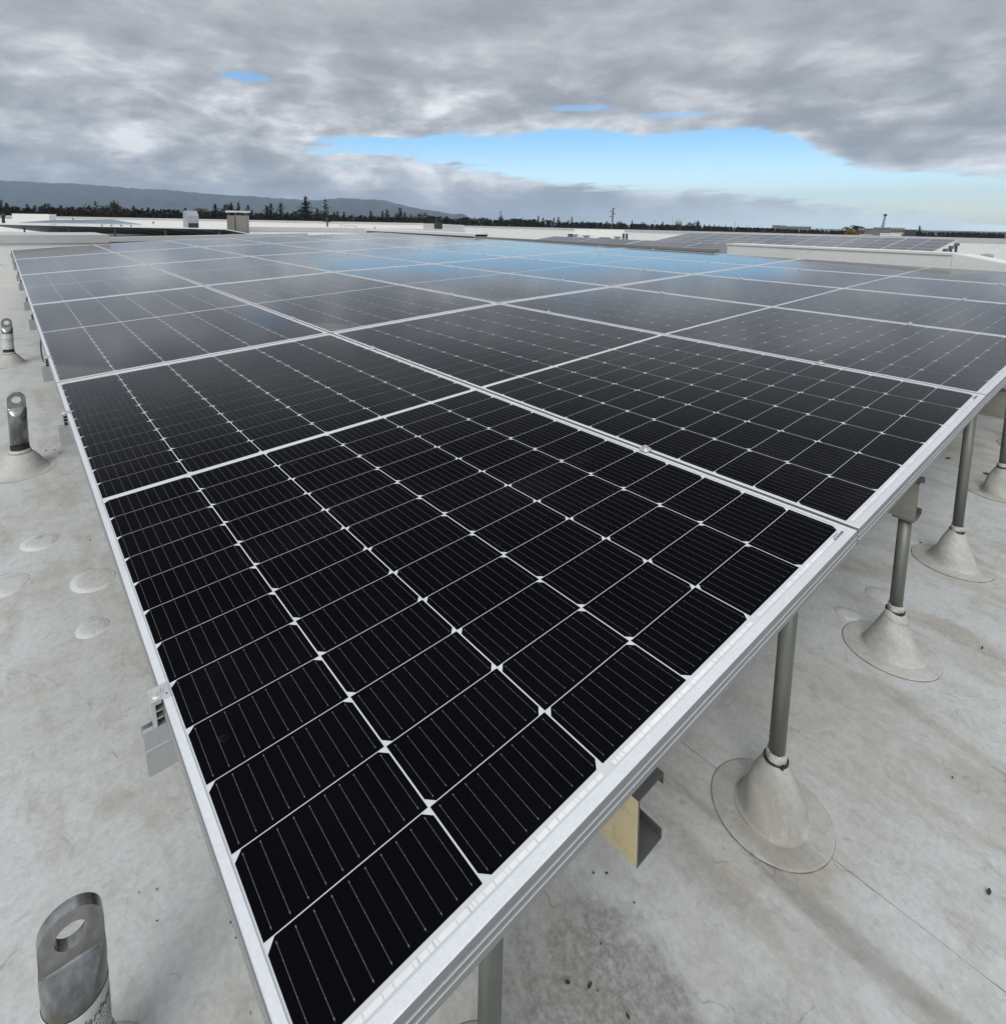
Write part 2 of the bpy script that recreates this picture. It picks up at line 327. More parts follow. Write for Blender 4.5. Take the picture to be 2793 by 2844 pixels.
# --- roof membrane with its stains, scuffs and welded seams
def membrane(name, base, dirt, amount, seam=True, rough=0.55):
    ma, t, b = material(name)
    geo = t.n('ShaderNodeNewGeometry').outputs['Position']
    mp = t.n('ShaderNodeMapping'); mp.inputs['Scale'].default_value = (5.0, 1.6, 1.0); mp.inputs['Rotation'].default_value = (0, 0, 0.22); t.put(mp.inputs[0], geo)
    big = t.noise(geo, 1.5, 6, 0.6, 0.5); streak = t.noise(mp.outputs[0], 1.3, 8, 0.66, 0.7); med = t.noise(geo, 9.0, 6, 0.68, 0.5); fine = t.noise(geo, 85.0, 5, 0.72)
    a = t.math('ADD', t.math('MULTIPLY', t.smooth(big, 0.44, 0.64), 0.30), t.math('ADD', t.math('MULTIPLY', t.smooth(streak, 0.47, 0.66), 0.46), t.math('MULTIPLY', t.smooth(med, 0.46, 0.64), 0.26)))
    a = t.math('MULTIPLY', a, amount)
    sp = t.n('ShaderNodeSeparateXYZ'); t.put(sp.inputs[0], geo)
    def spot(x, y, rx, ry, s):
        r = t.math('ADD', t.math('POWER', t.math('DIVIDE', t.math('SUBTRACT', sp.outputs[0], x), rx), 2.0), t.math('POWER', t.math('DIVIDE', t.math('SUBTRACT', sp.outputs[1], y), ry), 2.0))
        r = t.math('ADD', r, t.math('MULTIPLY', t.math('SUBTRACT', med, 0.5), 2.6))
        return t.math('MULTIPLY', t.math('MULTIPLY', t.smooth(r, 1.2, 0.1), s), t.smooth(fine, 0.25, 0.7, 0.45, 1.0))
    c = t.mix(a, base, dirt)
    if seam:
        # grime that has collected under the front corner of the array, and paler scrubbed places
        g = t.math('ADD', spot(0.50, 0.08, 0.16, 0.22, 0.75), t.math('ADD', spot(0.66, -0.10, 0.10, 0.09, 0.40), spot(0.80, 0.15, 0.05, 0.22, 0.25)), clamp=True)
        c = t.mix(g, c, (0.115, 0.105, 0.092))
        p = t.math('ADD', spot(1.10, 0.16, 0.10, 0.05, 0.5), t.math('ADD', spot(0.86, -0.10, 0.10, 0.10, 0.4), spot(-0.05, 1.25, 0.09, 0.10, 0.5)), clamp=True)
        c = t.mix(p, c, (0.53, 0.55, 0.56))
        rust = spot(0.93, 0.10, 0.012, 0.02, 0.9)
        c = t.mix(rust, c, (0.22, 0.15, 0.07))
        # short dark scuffs dragged along the drainage direction
        mp3 = t.n('ShaderNodeMapping'); mp3.inputs['Scale'].default_value = (26.0, 7.5, 1.0); mp3.inputs['Rotation'].default_value = (0, 0, 0.35); t.put(mp3.inputs[0], geo)
        scf = t.math('MULTIPLY', t.smooth(t.noise(mp3.outputs[0], 1.0, 6, 0.68, 1.1), 0.60, 0.74), t.smooth(t.noise(geo, 2.6, 3, 0.6), 0.42, 0.62))
        c = t.mix(t.math('MULTIPLY', scf, 0.5), c, (0.20, 0.172, 0.135))
        cln = t.math('MULTIPLY', t.smooth(t.noise(t.vmath('ADD', geo, (4.0, 9.0, 2.0)), 3.2, 4, 0.55, 0.4), 0.60, 0.70), 0.55)
        c = t.mix(cln, c, (0.65, 0.675, 0.685))
    # tiny specks of grit
    vor = t.n('ShaderNodeTexVoronoi'); t.put(vor.inputs['Vector'], mp.outputs[0]); vor.inputs['Scale'].default_value = 7.0
    grit = t.math('MULTIPLY', t.smooth(vor.outputs['Distance'], 0.06, 0.02), t.smooth(t.noise(geo, 4.0, 2), 0.5, 0.62))
    c = t.mix(t.math('MULTIPLY', grit, 0.75), c, (0.10, 0.095, 0.09))
    mk = 1.0 if name.startswith(('boot', 'patch')) else 0.25
    c = t.mix(t.smooth(fine, 0.3, 0.75, 0.0, 0.26 if seam else 0.26 * mk), c, (0.21, 0.20, 0.185))
    mot = t.noise(geo, 30.0, 5, 0.7, 0.8)
    c = t.mix(t.smooth(mot, 0.52, 0.72, 0.0, 0.30 if seam else 0.30 * mk), c, (0.24, 0.22, 0.19))
    c = t.mix(t.smooth(mot, 0.46, 0.30, 0.0, 0.22), c, (0.64, 0.65, 0.64))
    # hair-line scratches
    wv = t.n('ShaderNodeTexVoronoi', feature='DISTANCE_TO_EDGE'); mp2 = t.n('ShaderNodeMapping'); mp2.inputs['Scale'].default_value = (2.6, 0.9, 1); mp2.inputs['Rotation'].default_value = (0, 0, -0.5)
    t.put(mp2.inputs[0], t.vmath('ADD', geo, t.vmath('MULTIPLY', t.noise(geo, 5.0, 3, 0.6, out='Color'), (0.25, 0.25, 0.0))))
    t.put(wv.inputs['Vector'], mp2.outputs[0]); wv.inputs['Scale'].default_value = 1.6
    scr = t.math('MULTIPLY', t.smooth(wv.outputs['Distance'], 0.006, 0.001), t.smooth(med, 0.48, 0.62))
    c = t.mix(t.math('MULTIPLY', scr, 0.45), c, (0.16, 0.15, 0.14))
    if seam:
        ln = t.math('MULTIPLY', t.smooth(t.math('ABSOLUTE', t.math('ADD', t.math('SUBTRACT', sp.outputs[0], 1.009), t.math('MULTIPLY', t.math('SUBTRACT', med, 0.5), 0.004))), 0.0016, 0.0006), t.smooth(t.noise(geo, 7.0, 4), 0.28, 0.55, 0.25, 0.85))
        c = t.mix(ln, c, (0.12, 0.105, 0.09))
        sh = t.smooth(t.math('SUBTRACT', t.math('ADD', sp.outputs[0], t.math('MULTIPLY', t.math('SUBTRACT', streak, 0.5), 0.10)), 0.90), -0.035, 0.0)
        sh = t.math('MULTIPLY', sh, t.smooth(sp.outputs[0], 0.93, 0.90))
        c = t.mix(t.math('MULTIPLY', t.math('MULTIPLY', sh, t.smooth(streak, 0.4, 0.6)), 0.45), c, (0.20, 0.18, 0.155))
        ln2 = t.math('MULTIPLY', t.smooth(t.math('ABSOLUTE', t.math('SUBTRACT', sp.outputs[1], 8.8)), 0.03, 0.008), t.smooth(sp.outputs[0], 0.4, 0.2))
        c = t.mix(t.math('MULTIPLY', ln2, 0.45), c, (0.2, 0.19, 0.17))
        far = t.smooth(sp.outputs[1], 6.0, 9.2)
        c = t.mix(t.math('MULTIPLY', far, 0.55), c, (0.62, 0.62, 0.595))
    t.put(b.inputs['Base Color'], c); b.inputs['Roughness'].default_value = rough; b.inputs['Specular IOR Level'].default_value = 0.35
    bp = t.n('ShaderNodeBump'); bp.inputs['Strength'].default_value = 0.35; bp.inputs['Distance'].default_value = 0.004
    t.put(bp.inputs['Height'], t.math('ADD', t.math('MULTIPLY', t.noise(geo, 14.0, 4, 0.6, 1.0), 1.0), t.math('MULTIPLY', fine, 0.25))); t.L.new(bp.outputs[0], b.inputs['Normal'])
    return ma
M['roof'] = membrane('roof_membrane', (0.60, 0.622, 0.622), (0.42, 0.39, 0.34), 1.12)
M['boot'] = membrane('boot_membrane', (0.56, 0.555, 0.53), (0.29, 0.27, 0.235), 0.85, seam=False)
M['patch'] = membrane('patch_membrane', (0.62, 0.63, 0.62), (0.42, 0.40, 0.36), 0.6, seam=False)
M['halo'] = membrane('bleached_membrane', (0.66, 0.675, 0.67), (0.52, 0.50, 0.47), 0.6, seam=False)
M['wall'] = membrane('white_parapet', (0.80, 0.80, 0.78), (0.66, 0.65, 0.61), 0.45, seam=False)
M['coping'] = plain('coping_metal', (0.50, 0.49, 0.50), 0.5, 0.0, 0.06, 0.5)
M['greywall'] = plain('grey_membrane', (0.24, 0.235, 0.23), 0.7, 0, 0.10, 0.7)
M['tan'] = galv('ribbed_tan', (0.30, 0.28, 0.25), (0.40, 0.38, 0.34), (0.26, 0.24, 0.2), (40, 40, 0.5))
M['hvac'] = plain('hvac_grey', (0.36, 0.39, 0.41), 0.5, 0, 0.12, 2)
M['hvacdark'] = plain('hvac_dark', (0.03, 0.035, 0.035), 0.5)
M['concrete'] = plain('city_ground', (0.16, 0.155, 0.14), 0.9, 0, 0.4, 0.01)
M['bark'] = plain('bark', (0.07, 0.055, 0.042), 0.9)
def leaf(name, a, b_):
    ma, t, b = material(name)
    geo = t.n('ShaderNodeNewGeometry').outputs['Position']
    n1 = t.noise(geo, 0.55, 3, 0.6)
    ri = t.n('ShaderNodeObjectInfo').outputs['Random']
    t.put(b.inputs['Base Color'], t.mix(t.smooth(t.math('ADD', t.math('MULTIPLY', n1, 0.7), t.math('MULTIPLY', ri, 0.3)), 0.3, 0.7), a, b_))
    b.inputs['Roughness'].default_value = 0.8; b.inputs['Specular IOR Level'].default_value = 0.2
    return ma
M['conifer'] = leaf('conifer_needles', (0.010, 0.014, 0.009), (0.026, 0.032, 0.018))
M['broad'] = leaf('broadleaf', (0.014, 0.018, 0.010), (0.038, 0.036, 0.020))
M['russet'] = leaf('autumn_leaves', (0.16, 0.085, 0.02), (0.26, 0.16, 0.035))
M['brownwood'] = leaf('mixed_wood', (0.014, 0.015, 0.010), (0.048, 0.036, 0.024))
M['hill'] = plain('wooded_hill', (0.035, 0.042, 0.035), 0.95, 0, 0.35, 0.004)
M['bld'] = plain('building_pale', (0.30, 0.295, 0.275), 0.8, 0, 0.1, 0.2)
M['blddark'] = plain('building_windows', (0.05, 0.055, 0.065), 0.3, 0, 0.2, 0.5)

# ------------------------------------------------------------------ setting: roof deck, ground, hills
GZ = -9.2
def structure(o): o['kind'] = 'structure'; return o
xs = [-14, -6, -3, -1, 0, 1, 2, 4, 6, 8, 10, 14, 20, 30, 45, 70, 105]
ys = [-45, -20, -8, -3, -1, 0, 1, 3, 6, 9, 12, 14, 18, 26, 40, 60, 95, 125]
rb = MB(); nx, ny = len(xs), len(ys)
rb.v = [(x, y, roof_z(x, y)) for y in ys for x in xs]
for j in range(ny - 1):
    for i in range(nx - 1):
        q = j * nx + i; rb.f.append((q, q + 1, q + nx + 1, q + nx)); rb.m.append(0); rb.s.append(True)
structure(rb.build('roof', M['roof']))
wb = MB()
per = [(xs[0], ys[0]), (xs[-1], ys[0]), (xs[-1], ys[-1]), (xs[0], ys[-1])]
for a in range(4):
    (x0, y0), (x1, y1) = per[a], per[(a + 1) % 4]
    wb.face([(x0, y0, GZ), (x1, y1, GZ), (x1, y1, roof_z(x1, y1) - 0.01), (x0, y0, roof_z(x0, y0) - 0.01)])
tag(wb.build('warehouse_building', M['wall']), 'pale outer walls of the flat roofed building under the solar arrays', 'building')
gb = MB(); gb.face([(-15400, -15400, GZ), (15400, -15400, GZ), (15400, 15400, GZ), (-15400, 15400, GZ)])
structure(gb.build('ground', M['concrete']))
# hills: ridge line as seen beyond the left half of the roofs
ridge = [(-700, 505), (-300, 498), (0, 500), (100, 505), (250, 512), (350, 521), (500, 529), (560, 537), (640, 541), (750, 548), (848, 556), (900, 553), (960, 550), (1050, 554), (1100, 564), (1150, 576), (1200, 586), (1270, 594), (1320, 610), (1380, 640), (1650, 660)]
def ridge_y(px):
    for (a, ya), (b, yb) in zip(ridge, ridge[1:]):
        if a <= px <= b: return ya + (yb - ya) * (px - a) / (b - a)
    return ridge[-1][1]
hb = MB(); cols = 190; rows = 16
hr = random.Random(3)
ph = [(hr.uniform(0, 6.28), hr.uniform(0.5, 1)) for _ in range(12)]
for i in range(cols):
    px = -700 + 2350 * i / (cols - 1)
    top = at(px, ridge_y(px), 9000); top.z += 4 * math.sin(i * 1.9 + 1) + 5 * math.sin(i * 0.63) + hr.uniform(-4, 4)
    dirv = Vector((top.x, top.y, 0)).normalized(); Lh = Vector((top.x, top.y)).length
    for j in range(rows + 6):
        if j <= rows:
            f = j / rows; dist = 5600 + 3400 * f
            h = (f ** 1.25) * (top.z - GZ) + GZ; dist *= Lh / 9000
            h += 45 * math.sin(i * 0.35 + j * 0.9) * math.sin(f * math.pi) + 30 * math.sin(i * 0.9 - j * 0.6 + 2) * math.sin(f * math.pi)
        else:
            f = (j - rows) / 6; dist = (9000 + 3000 * f) * Lh / 9000; h = (1 - f) * (top.z - GZ) + GZ
        L = Vector((top.x, top.y)).length
        hb.v.append((dirv.x * dist, dirv.y * dist, max(h, GZ - 0.4)))
R_ = rows + 6
for i in range(cols - 1):
    for j in range(R_ - 1):
        hb.f.append((i * R_ + j, (i + 1) * R_ + j, (i + 1) * R_ + j + 1, i * R_ + j + 1)); hb.m.append(0); hb.s.append(True)
structure(hb.build('hills', M['hill']))

# ------------------------------------------------------------------ main solar array
PA = Vector((0.9981206, 0.0, 0.0612798)); PB = Vector((-0.000574, 0.9999562, 0.0093453))
PB = (PB - PA * PA.dot(PB)).normalized(); PN = PA.cross(PB)
PW, PL, GA, GB = 1.1282, 2.2829, 0.0109, 0.0121
ROW = PW + GA; COL = PL + GB
hinge = [0.0, -0.0046, -0.0221, 0.0025, -0.0064, 0.0031]
rowang = []; s_ = 0
for h in hinge: s_ += h; rowang.append(s_)
rowpos = [Vector((0, 0, 0))]
for i in range(6): rowpos.append(rowpos[-1] + (PA * math.cos(rowang[i]) + PN * math.sin(rowang[i])) * ROW)
def row_axes(i): return PA * math.cos(rowang[i]) + PN * math.sin(rowang[i]), PN * math.cos(rowang[i]) - PA * math.sin(rowang[i])
def AP(a, b, h=0.0):
    """array coordinates (across rows, along the long side, above the glass) to world"""
    i = max(0, min(5, int(a // ROW))); u, n = row_axes(i)
    return rowpos[i] + u * (a - i * ROW) + PB * b + n * h
def frame_mat(i, j):
    u, n = row_axes(i); o = rowpos[i] + PB * (j * COL)
    mm = Matrix.Identity(4)
    for r in range(3): mm[r][0] = u[r]; mm[r][1] = PB[r]; mm[r][2] = n[r]; mm[r][3] = o[r]
    return mm
ordn = ['first', 'second', 'third', 'fourth', 'fifth', 'sixth', 'seventh', 'eighth', 'ninth', 'tenth']
# frame: an extruded profile carried round the rectangle with mitred corners
prof = [(0.0100, -0.0016), (0.0098, 0.0016), (0.0010, 0.0018), (0.0, 0.0010), (0.0, -0.0100), (-0.0009, -0.0106), (-0.0009, -0.0126), (0.0, -0.0132), (0.0, -0.0205), (-0.0009, -0.0211), (-0.0009, -0.0231), (0.0, -0.0237), (0.0, -0.0345), (0.0006, -0.035), (0.026, -0.035), (0.026, -0.0334), (0.0016, -0.0334)]
fb = MB(); rings = []
for o, z in prof:
    oy = o * 1.35
    rings.append([(o, oy, z), (PW - o, oy, z), (PW - o, PL - oy, z), (o, PL - oy, z)])
fb.loft(list(reversed(rings[:4])), 0, False, caps=False)
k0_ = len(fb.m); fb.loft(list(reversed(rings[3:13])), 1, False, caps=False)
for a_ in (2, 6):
    for b_ in range(4): fb.m[k0_ + a_ * 4 + b_] = 0      # two raised ribs in the brighter lip metal, painted as if lit
fb.loft(list(reversed(rings[12:])), 0, False, caps=False)
frame_me = fb.mesh('frame', [M['frame'], M['frame_side_shade']])
# glass face: white backsheet, 144 half cells, wires
CA, RP, MG = 0.184, 0.0921922, 0.0085849
CW, CH = 0.1819, 0.0910
gb_ = MB(); gb_.face([(0.004, 0.006, -0.0012), (PW - 0.004, 0.006, -0.0012), (PW - 0.004, PL - 0.006, -0.0012), (0.004, PL - 0.006, -0.0012)], 0)
# closed underside
gb_.face([(0.004, PL - 0.006, -0.007), (PW - 0.004, PL - 0.006, -0.007), (PW - 0.004, 0.006, -0.007), (0.004, 0.006, -0.007)], 0)
ch = 0.0095
def row_b(r):  # centre of half-cell row r (0..23)
    return PL / 2 - MG - (12 - r) * RP + RP / 2 if r < 12 else PL / 2 + MG + (r - 12) * RP + RP / 2
for c in range(6):
    xc = PW / 2 + (c - 2.5) * CA
    for r in range(24):
        yc = row_b(r); x0, x1, y0, y1 = xc - CW / 2, xc + CW / 2, yc - CH / 2, yc + CH / 2; z = -0.0009
        if c % 2 == 0: pts = [(x0, y0, z), (x1, y0, z), (x1, y1 - ch, z), (x1 - ch, y1, z), (x0 + ch, y1, z), (x0, y1 - ch, z)]
        else: pts = [(x0 + ch, y0, z), (x1 - ch, y0, z), (x1, y0 + ch, z), (x1, y1, z), (x0, y1, z), (x0, y0 + ch, z)]
        gb_.face(pts, 1)
    for k_ in range(10):
        xb = xc - CW / 2 + (k_ + 0.5) * CW / 10
        for r in range(24):
            y0 = row_b(r) - CH / 2 + 0.0045; y1 = row_b(r) + CH / 2 - 0.0045
            gb_.face([(xb - 0.00040, y0, -0.0006), (xb + 0.00040, y0, -0.0006), (xb + 0.00040, y1, -0.0006), (xb - 0.00040, y1, -0.0006)], 2)
            for q in range(6):
                yy = y0 + 0.002 + (y1 - y0 - 0.004) * q / 5; e = 0.00065 if q in (0, 5) else 0.00042
                gb_.face([(xb - e, yy - e * 1.3, -0.0004), (xb + e, yy - e * 1.3, -0.0004), (xb + e, yy + e * 1.3, -0.0004), (xb - e, yy + e * 1.3, -0.0004)], 3)
face_me = gb_.mesh('glass_face', [M['sheet'], M['cell'], M['busbar'], M['pad']])
ribbon_mes = []
for y0, y1 in ((0.0168, 0.0222), (PL - 0.0210, PL - 0.0165)):
    rbm = MB()
    for g_ in range(3):
        xa = PW / 2 + (g_ * 2 - 3) * CA + 0.010; xb = PW / 2 + (g_ * 2 - 1) * CA - 0.010
        rbm.face([(xa, y0, -0.0008), (xb, y0, -0.0008), (xb, y1, -0.0008), (xa, y1, -0.0008)], 0)
        q = xa
        while q < xb - 0.004:      # crimp marks across the ribbon
            wd = rnd.choice((0.0006, 0.0006, 0.001, 0.0016))
            rbm.face([(q, y0, -0.0005), (q + wd, y0, -0.0005), (q + wd, y1, -0.0005), (q, y1, -0.0005)], 1)
            q += rnd.uniform(0.004, 0.022)
    ribbon_mes.append(rbm.mesh('ribbon', [M['ribbon'], M['crimp']]))
lbm = MB()
q = PW - 0.062
while q < PW - 0.022:
    wd = rnd.uniform(0.0008, 0.0026); lbm.face([(q, 0.0158, -0.00045), (q + wd, 0.0158, -0.00045), (q + wd, 0.0200, -0.00045), (q, 0.0200, -0.00045)], 0); q += wd + rnd.uniform(0.0007, 0.0018)
q = PW - 0.056
while q < PW - 0.032:
    lbm.face([(q, 0.0215, -0.00045), (q + 0.0013, 0.0215, -0.00045), (q + 0.0013, 0.0231, -0.00045), (q, 0.0231, -0.00045)], 0); q += 0.002
label_me = lbm.mesh('barcode_label', M['ink'])
jb = MB(); jb.box((PW / 2 - 0.05, PL / 2 - 0.03, -0.025), (PW / 2 + 0.05, PL / 2 + 0.03, -0.0075)); jbox_me = jb.mesh('junction_box', M['black'])
for i in range(6):
    for j in range(5):
        rowname = 'leftmost row' if i == 0 else 'last row on the right' if i == 5 else ordn[i] + ' row from the left'
        posname = 'nearest panel' if j == 0 else 'farthest panel' if j == 4 else ordn[j] + ' panel from the front'
        look = 'black solar panel' if j == 0 and i < 2 else 'sky reflecting solar panel' if i + j > 3 else 'dark grey solar panel'
        p = empty('solar_panel', frame_mat(i, j))
        tag(p, '%s, %s of the %s' % (look, posname, rowname), 'solar panel', 'solar panels of the big array')
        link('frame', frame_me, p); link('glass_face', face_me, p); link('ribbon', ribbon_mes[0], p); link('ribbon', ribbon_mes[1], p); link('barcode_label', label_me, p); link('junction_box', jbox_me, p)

# rails across the rows (two under every column of panels)
rail_b = []
for j in range(5): rail_b += [j * COL + 0.474, j * COL + 1.868]
stops = [-0.0275, 0.2, 0.6] + [i * ROW + e for i in range(1, 6) for e in (-0.001, 0.001)] + [6 * ROW + 0.03]
HT, HB = -0.0362, -0.105
rp_ = [(-0.0105, HB), (0.0105, HB), (0.0105, HT), (0.0042, HT), (0.0042, HT - 0.003), (0.0085, HT - 0.004), (0.0085, HT - 0.014), (-0.0085, HT - 0.014), (-0.0085, HT - 0.004), (-0.0042, HT - 0.003), (-0.0042, HT), (-0.0105, HT), (-0.0105, HT - 0.028), (-0.0113, HT - 0.0286), (-0.0113, HT - 0.0306), (-0.0105, HT - 0.0312)]
for k_, b in enumerate(rail_b):
    mb = MB(); mb.loft([[AP(a, b + db, h) for db, h in rp_] for a in stops], 0, False)
    where = 'nearest the front' if k_ == 0 else 'farthest back' if k_ == 9 else ordn[k_] + ' from the front'
    tag(mb.build('mounting_rail', M['rail']), 'grey aluminium mounting rail poking out of the left array edge, %s' % where, 'rail', 'mounting rails under the big array')
# clamps
def hexprism(mb, c, r, h, mi, u, v, n, rot=0.2):
    mb.loft([[c + (u * math.cos(t * math.pi / 3 + rot) + v * math.sin(t * math.pi / 3 + rot)) * r + n * z for t in range(6)] for z in (0, h)], mi, False)
def disc(mb, c, r, h0, h1, mi, u, v, n, k=28, bev=0.0012):
    mb.loft([[c + (u * math.cos(t * 2 * math.pi / k) + v * math.sin(t * 2 * math.pi / k)) * rr + n * z for t in range(k)] for rr, z in ((r, h0), (r, h1 - bev), (r - bev, h1))], mi, True)
ux, uy, uz = Vector((1, 0, 0)), Vector((0, 1, 0)), Vector((0, 0, 1))
mc = MB(); disc(mc, Vector((0, 0, 0)), 0.0150, 0.0038, 0.0064, 0, ux, uy, uz); mc.box((-0.004, -0.010, -0.034), (0.004, 0.010, 0.0037), 0); midplate = mc.mesh('clamp_plate', M['clampm'])
mc = MB(); disc(mc, Vector((0, 0, 0)), 0.0082, 0.0065, 0.0078, 0, ux, uy, uz); hexprism(mc, Vector((0, 0, 0.0078)), 0.0062, 0.0055, 0, ux, uy, uz); midbolt = mc.mesh('bolt', M['steel'])
def at_mat(a, b):
    i = max(0, min(5, int(a // ROW))); u, n = row_axes(i); o = AP(a, b, 0); mm = Matrix.Identity(4)
    for r in range(3): mm[r][0] = u[r]; mm[r][1] = PB[r]; mm[r][2] = n[r]; mm[r][3] = o[r]
    return mm
for i in range(1, 6):
    for k_, b in enumerate(rail_b):
        t_ = empty('mid_clamp', at_mat(i * ROW - GA / 2, b))
        tag(t_, 'round bolted clamp, %s from the front along the %s seam from the left' % (ordn[k_], ordn[i - 1]), 'clamp', 'mid clamps on the array seams')
        link('clamp_plate', midplate, t_); link('bolt', midbolt, t_)
ec = MB()
# lip that hooks over the frame, outer leg, two ribs, inner web coloured dark as painted shade
ec.box((-0.0145, -0.0130, 0.0020), (0.0095, 0.0130, 0.0046), 0)
ec.box((-0.0145, -0.0125, -0.0345), (-0.0098, 0.0125, 0.00195), 0)
ec.box((-0.0097, -0.0105, -0.0040), (-0.0012, 0.0125, 0.00195), 0)
ec.box((-0.0097, -0.0118, -0.0135), (-0.0014, 0.0125, -0.0120), 0)
ec.box((-0.0097, -0.0118, -0.0245), (-0.0014, 0.0125, -0.0230), 0)
ec.box((-0.0097, 0.0020, -0.0345), (-0.0012, 0.0125, -0.0042), 1)
ec.box((-0.0080, -0.0060, -0.0345), (-0.0045, 0.0010, -0.0250), 1)
endplate = ec.mesh('clamp_body', [M['clampm'], M['mastic_and_shade']])
ec = MB(); disc(ec, Vector((-0.0052, -0.001, 0)), 0.0088, 0.0047, 0.0060, 0, ux, uy, uz); hexprism(ec, Vector((-0.0052, -0.001, 0.0060)), 0.0062, 0.0052, 0, ux, uy, uz); endbolt = ec.mesh('bolt', M['steel'])
ec = MB(); ec.face([(0.0058 + 0.0013 * math.cos(t), -0.0085 + 0.0013 * math.sin(t), 0.0048) for t in [q * math.pi / 6 for q in range(12)]]); enddot = ec.mesh('pin_hole', M['mastic_and_shade'])
for side in (0, 1):
    for k_, b in enumerate(rail_b):
        a = -0.0002 if side == 0 else 6 * ROW - GA + 0.0002
        mm = at_mat(a, b)
        if side: mm = mm @ Matrix.Rotation(math.pi, 4, 'Z')
        t_ = empty('end_clamp', mm)
        tag(t_, 'hooked end clamp with hex bolt, %s from the near end of the %s array edge' % (ordn[k_], 'left' if side == 0 else 'right'), 'clamp', 'end clamps on the array edges')
        link('clamp_body', endplate, t_); link('bolt', endbolt, t_); link('pin_hole', enddot, t_)

# channel beams running the length of the array below the rails
beams = [(0.4525, 0.024, 'primer', 'channel beam with yellow primed end under the front edge of the array'),
         (1.686, 0.024, 'beam', 'grey galvanised channel beam under the second panel row, resting on a post'),
         (2.800, 0.014, 'beam', 'grey galvanised channel beam under the third panel row at the right picture edge'),
         (4.02, 0.02, 'beam', 'galvanised channel beam under the fourth panel row of the big array'),
         (5.20, 0.02, 'beam', 'galvanised channel beam under the fifth panel row of the big array'),
         (6.35, 0.02, 'beam', 'galvanised channel beam under the last panel row of the big array')]
BT, BB = HB - 0.0025, HB - 0.1080
th = 0.0022
cp = [(0, BB), (0.057, BB), (0.057, BB + 0.016), (0.057 - th, BB + 0.016), (0.057 - th, BB + th), (th, BB + th), (th, BT - th), (0.057 - th, BT - th), (0.057 - th, BT - 0.016), (0.057, BT - 0.016), (0.057, BT), (0, BT)]
for a, b0, mt, lab in beams:
    root = empty('channel_beam', loc=AP(a, b0, BB))
    ri = root.matrix_world.inverted() if False else Matrix.Translation(-AP(a, b0, BB))
    mb = MB(); mb.loft([[ri @ AP(a + da, b, h) for da, h in cp] for b in (b0, 5 * COL - 0.1)], 0, False)
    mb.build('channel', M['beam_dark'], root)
    mb = MB(); e = 0.0012
    mb.loft([[ri @ AP(a - e, b0 + bb, BB + 0.001), ri @ AP(a - 0.0002, b0 + bb, BB + 0.001), ri @ AP(a - 0.0002, b0 + bb, BT - 0.001), ri @ AP(a - e, b0 + bb, BT - 0.001)] for bb in (0.0005, 5 * COL - 0.2)], 0, False)
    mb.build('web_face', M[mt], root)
    tag(root, lab, 'beam', 'channel beams under the big array')

# support posts with membrane boots
def boot_wob(seed):
    q = random.Random(seed); a = [q.uniform(0, 6.28) for _ in range(4)]
    return lambda t, z: 0.055 * math.sin(t + a[0]) + 0.05 * math.sin(2 * t + a[1] + z * 42) + 0.03 * math.sin(3 * t + a[2] + z * 70)
posts = [(0.288, 0.112, 'cut off by the bottom edge of the picture', 0), (1.010, 0.065, 'standing alone between two beams', 0), (1.720, 0.052, 'carrying the second channel beam', 1), (2.372, 0.045, 'third full cone boot from the front', 0), (3.175, 0.045, 'half cut by the right picture edge', 1)]
for k_ in range(3): posts.append((3.95 + 0.85 * k_, 0.06, '', 1))
def post(x, y, lab, under, seed, r=0.0150, top=None):
    z0 = roof_z(x, y); root = empty('support_post', loc=(x, y, z0))
    dx = -0.05 * 0; h = (AP(x, y, BB - 0.001).z if under else AP(x, y, -0.0365).z) - z0 if top is None else top
    mb = MB(); mb.lathe([(r, 0.10), (r, h)], 24); mb.build('pipe', M['pipe'], root)
    if under:
        mb = MB(); mb.box((-0.026, -0.024, h - 0.006), (0.026, 0.024, h), 0); mb.build('cap_plate', M['pipe'], root)
    w_ = boot_wob(seed)
    mb = MB(); mb.lathe([(0.074, 0.0022), (0.0685, 0.0042), (0.0655, 0.009), (0.0590, 0.026), (0.0515, 0.045), (0.0435, 0.064), (0.0355, 0.083), (0.0272, 0.102), (0.0212, 0.115), (0.0195, 0.120)], 40, wob=w_, caps=False); mb.build('cone_boot', M['boot'], root)
    mb = MB(); mb.lathe([(0.0190, 0.1195), (0.0188, 0.131), (0.0178, 0.136), (0.0152, 0.1365)], 28, wob=lambda t, z: 0.05 * math.sin(3 * t + seed) + 0.03 * math.sin(7 * t), caps=False); mb.build('sealant_collar', M['sealant'], root)
    mb = MB(); mb.lathe([(0.0212, 0.1150), (0.0216, 0.1212), (0.0190, 0.1216)], 28, wob=lambda t, z: 0.05 * math.sin(2 * t + seed), caps=False)
    ang = -2.2; mb.box((0.021 * math.cos(ang) - 0.004, 0.021 * math.sin(ang) - 0.003, 0.1165), (0.021 * math.cos(ang) + 0.006, 0.021 * math.sin(ang) + 0.003, 0.1215)); mb.build('strap', M['strap'], root)
    mb = MB(); w2 = boot_wob(seed + 50)
    mb.lathe([(0.112, -0.002), (0.112, 0.0016), (0.1085, 0.0026), (0.07, 0.0030)], 56, wob=lambda t, z: 0.25 * w2(t, 0), caps=False)
    mb.lathe([(0.1127, -0.001), (0.1127, 0.0006), (0.1118, 0.0008)], 56, mi=1, wob=lambda t, z: 0.25 * w2(t, 0), caps=False)
    mb.build('flange', [M['boot'], M['rim']], root)
    return root
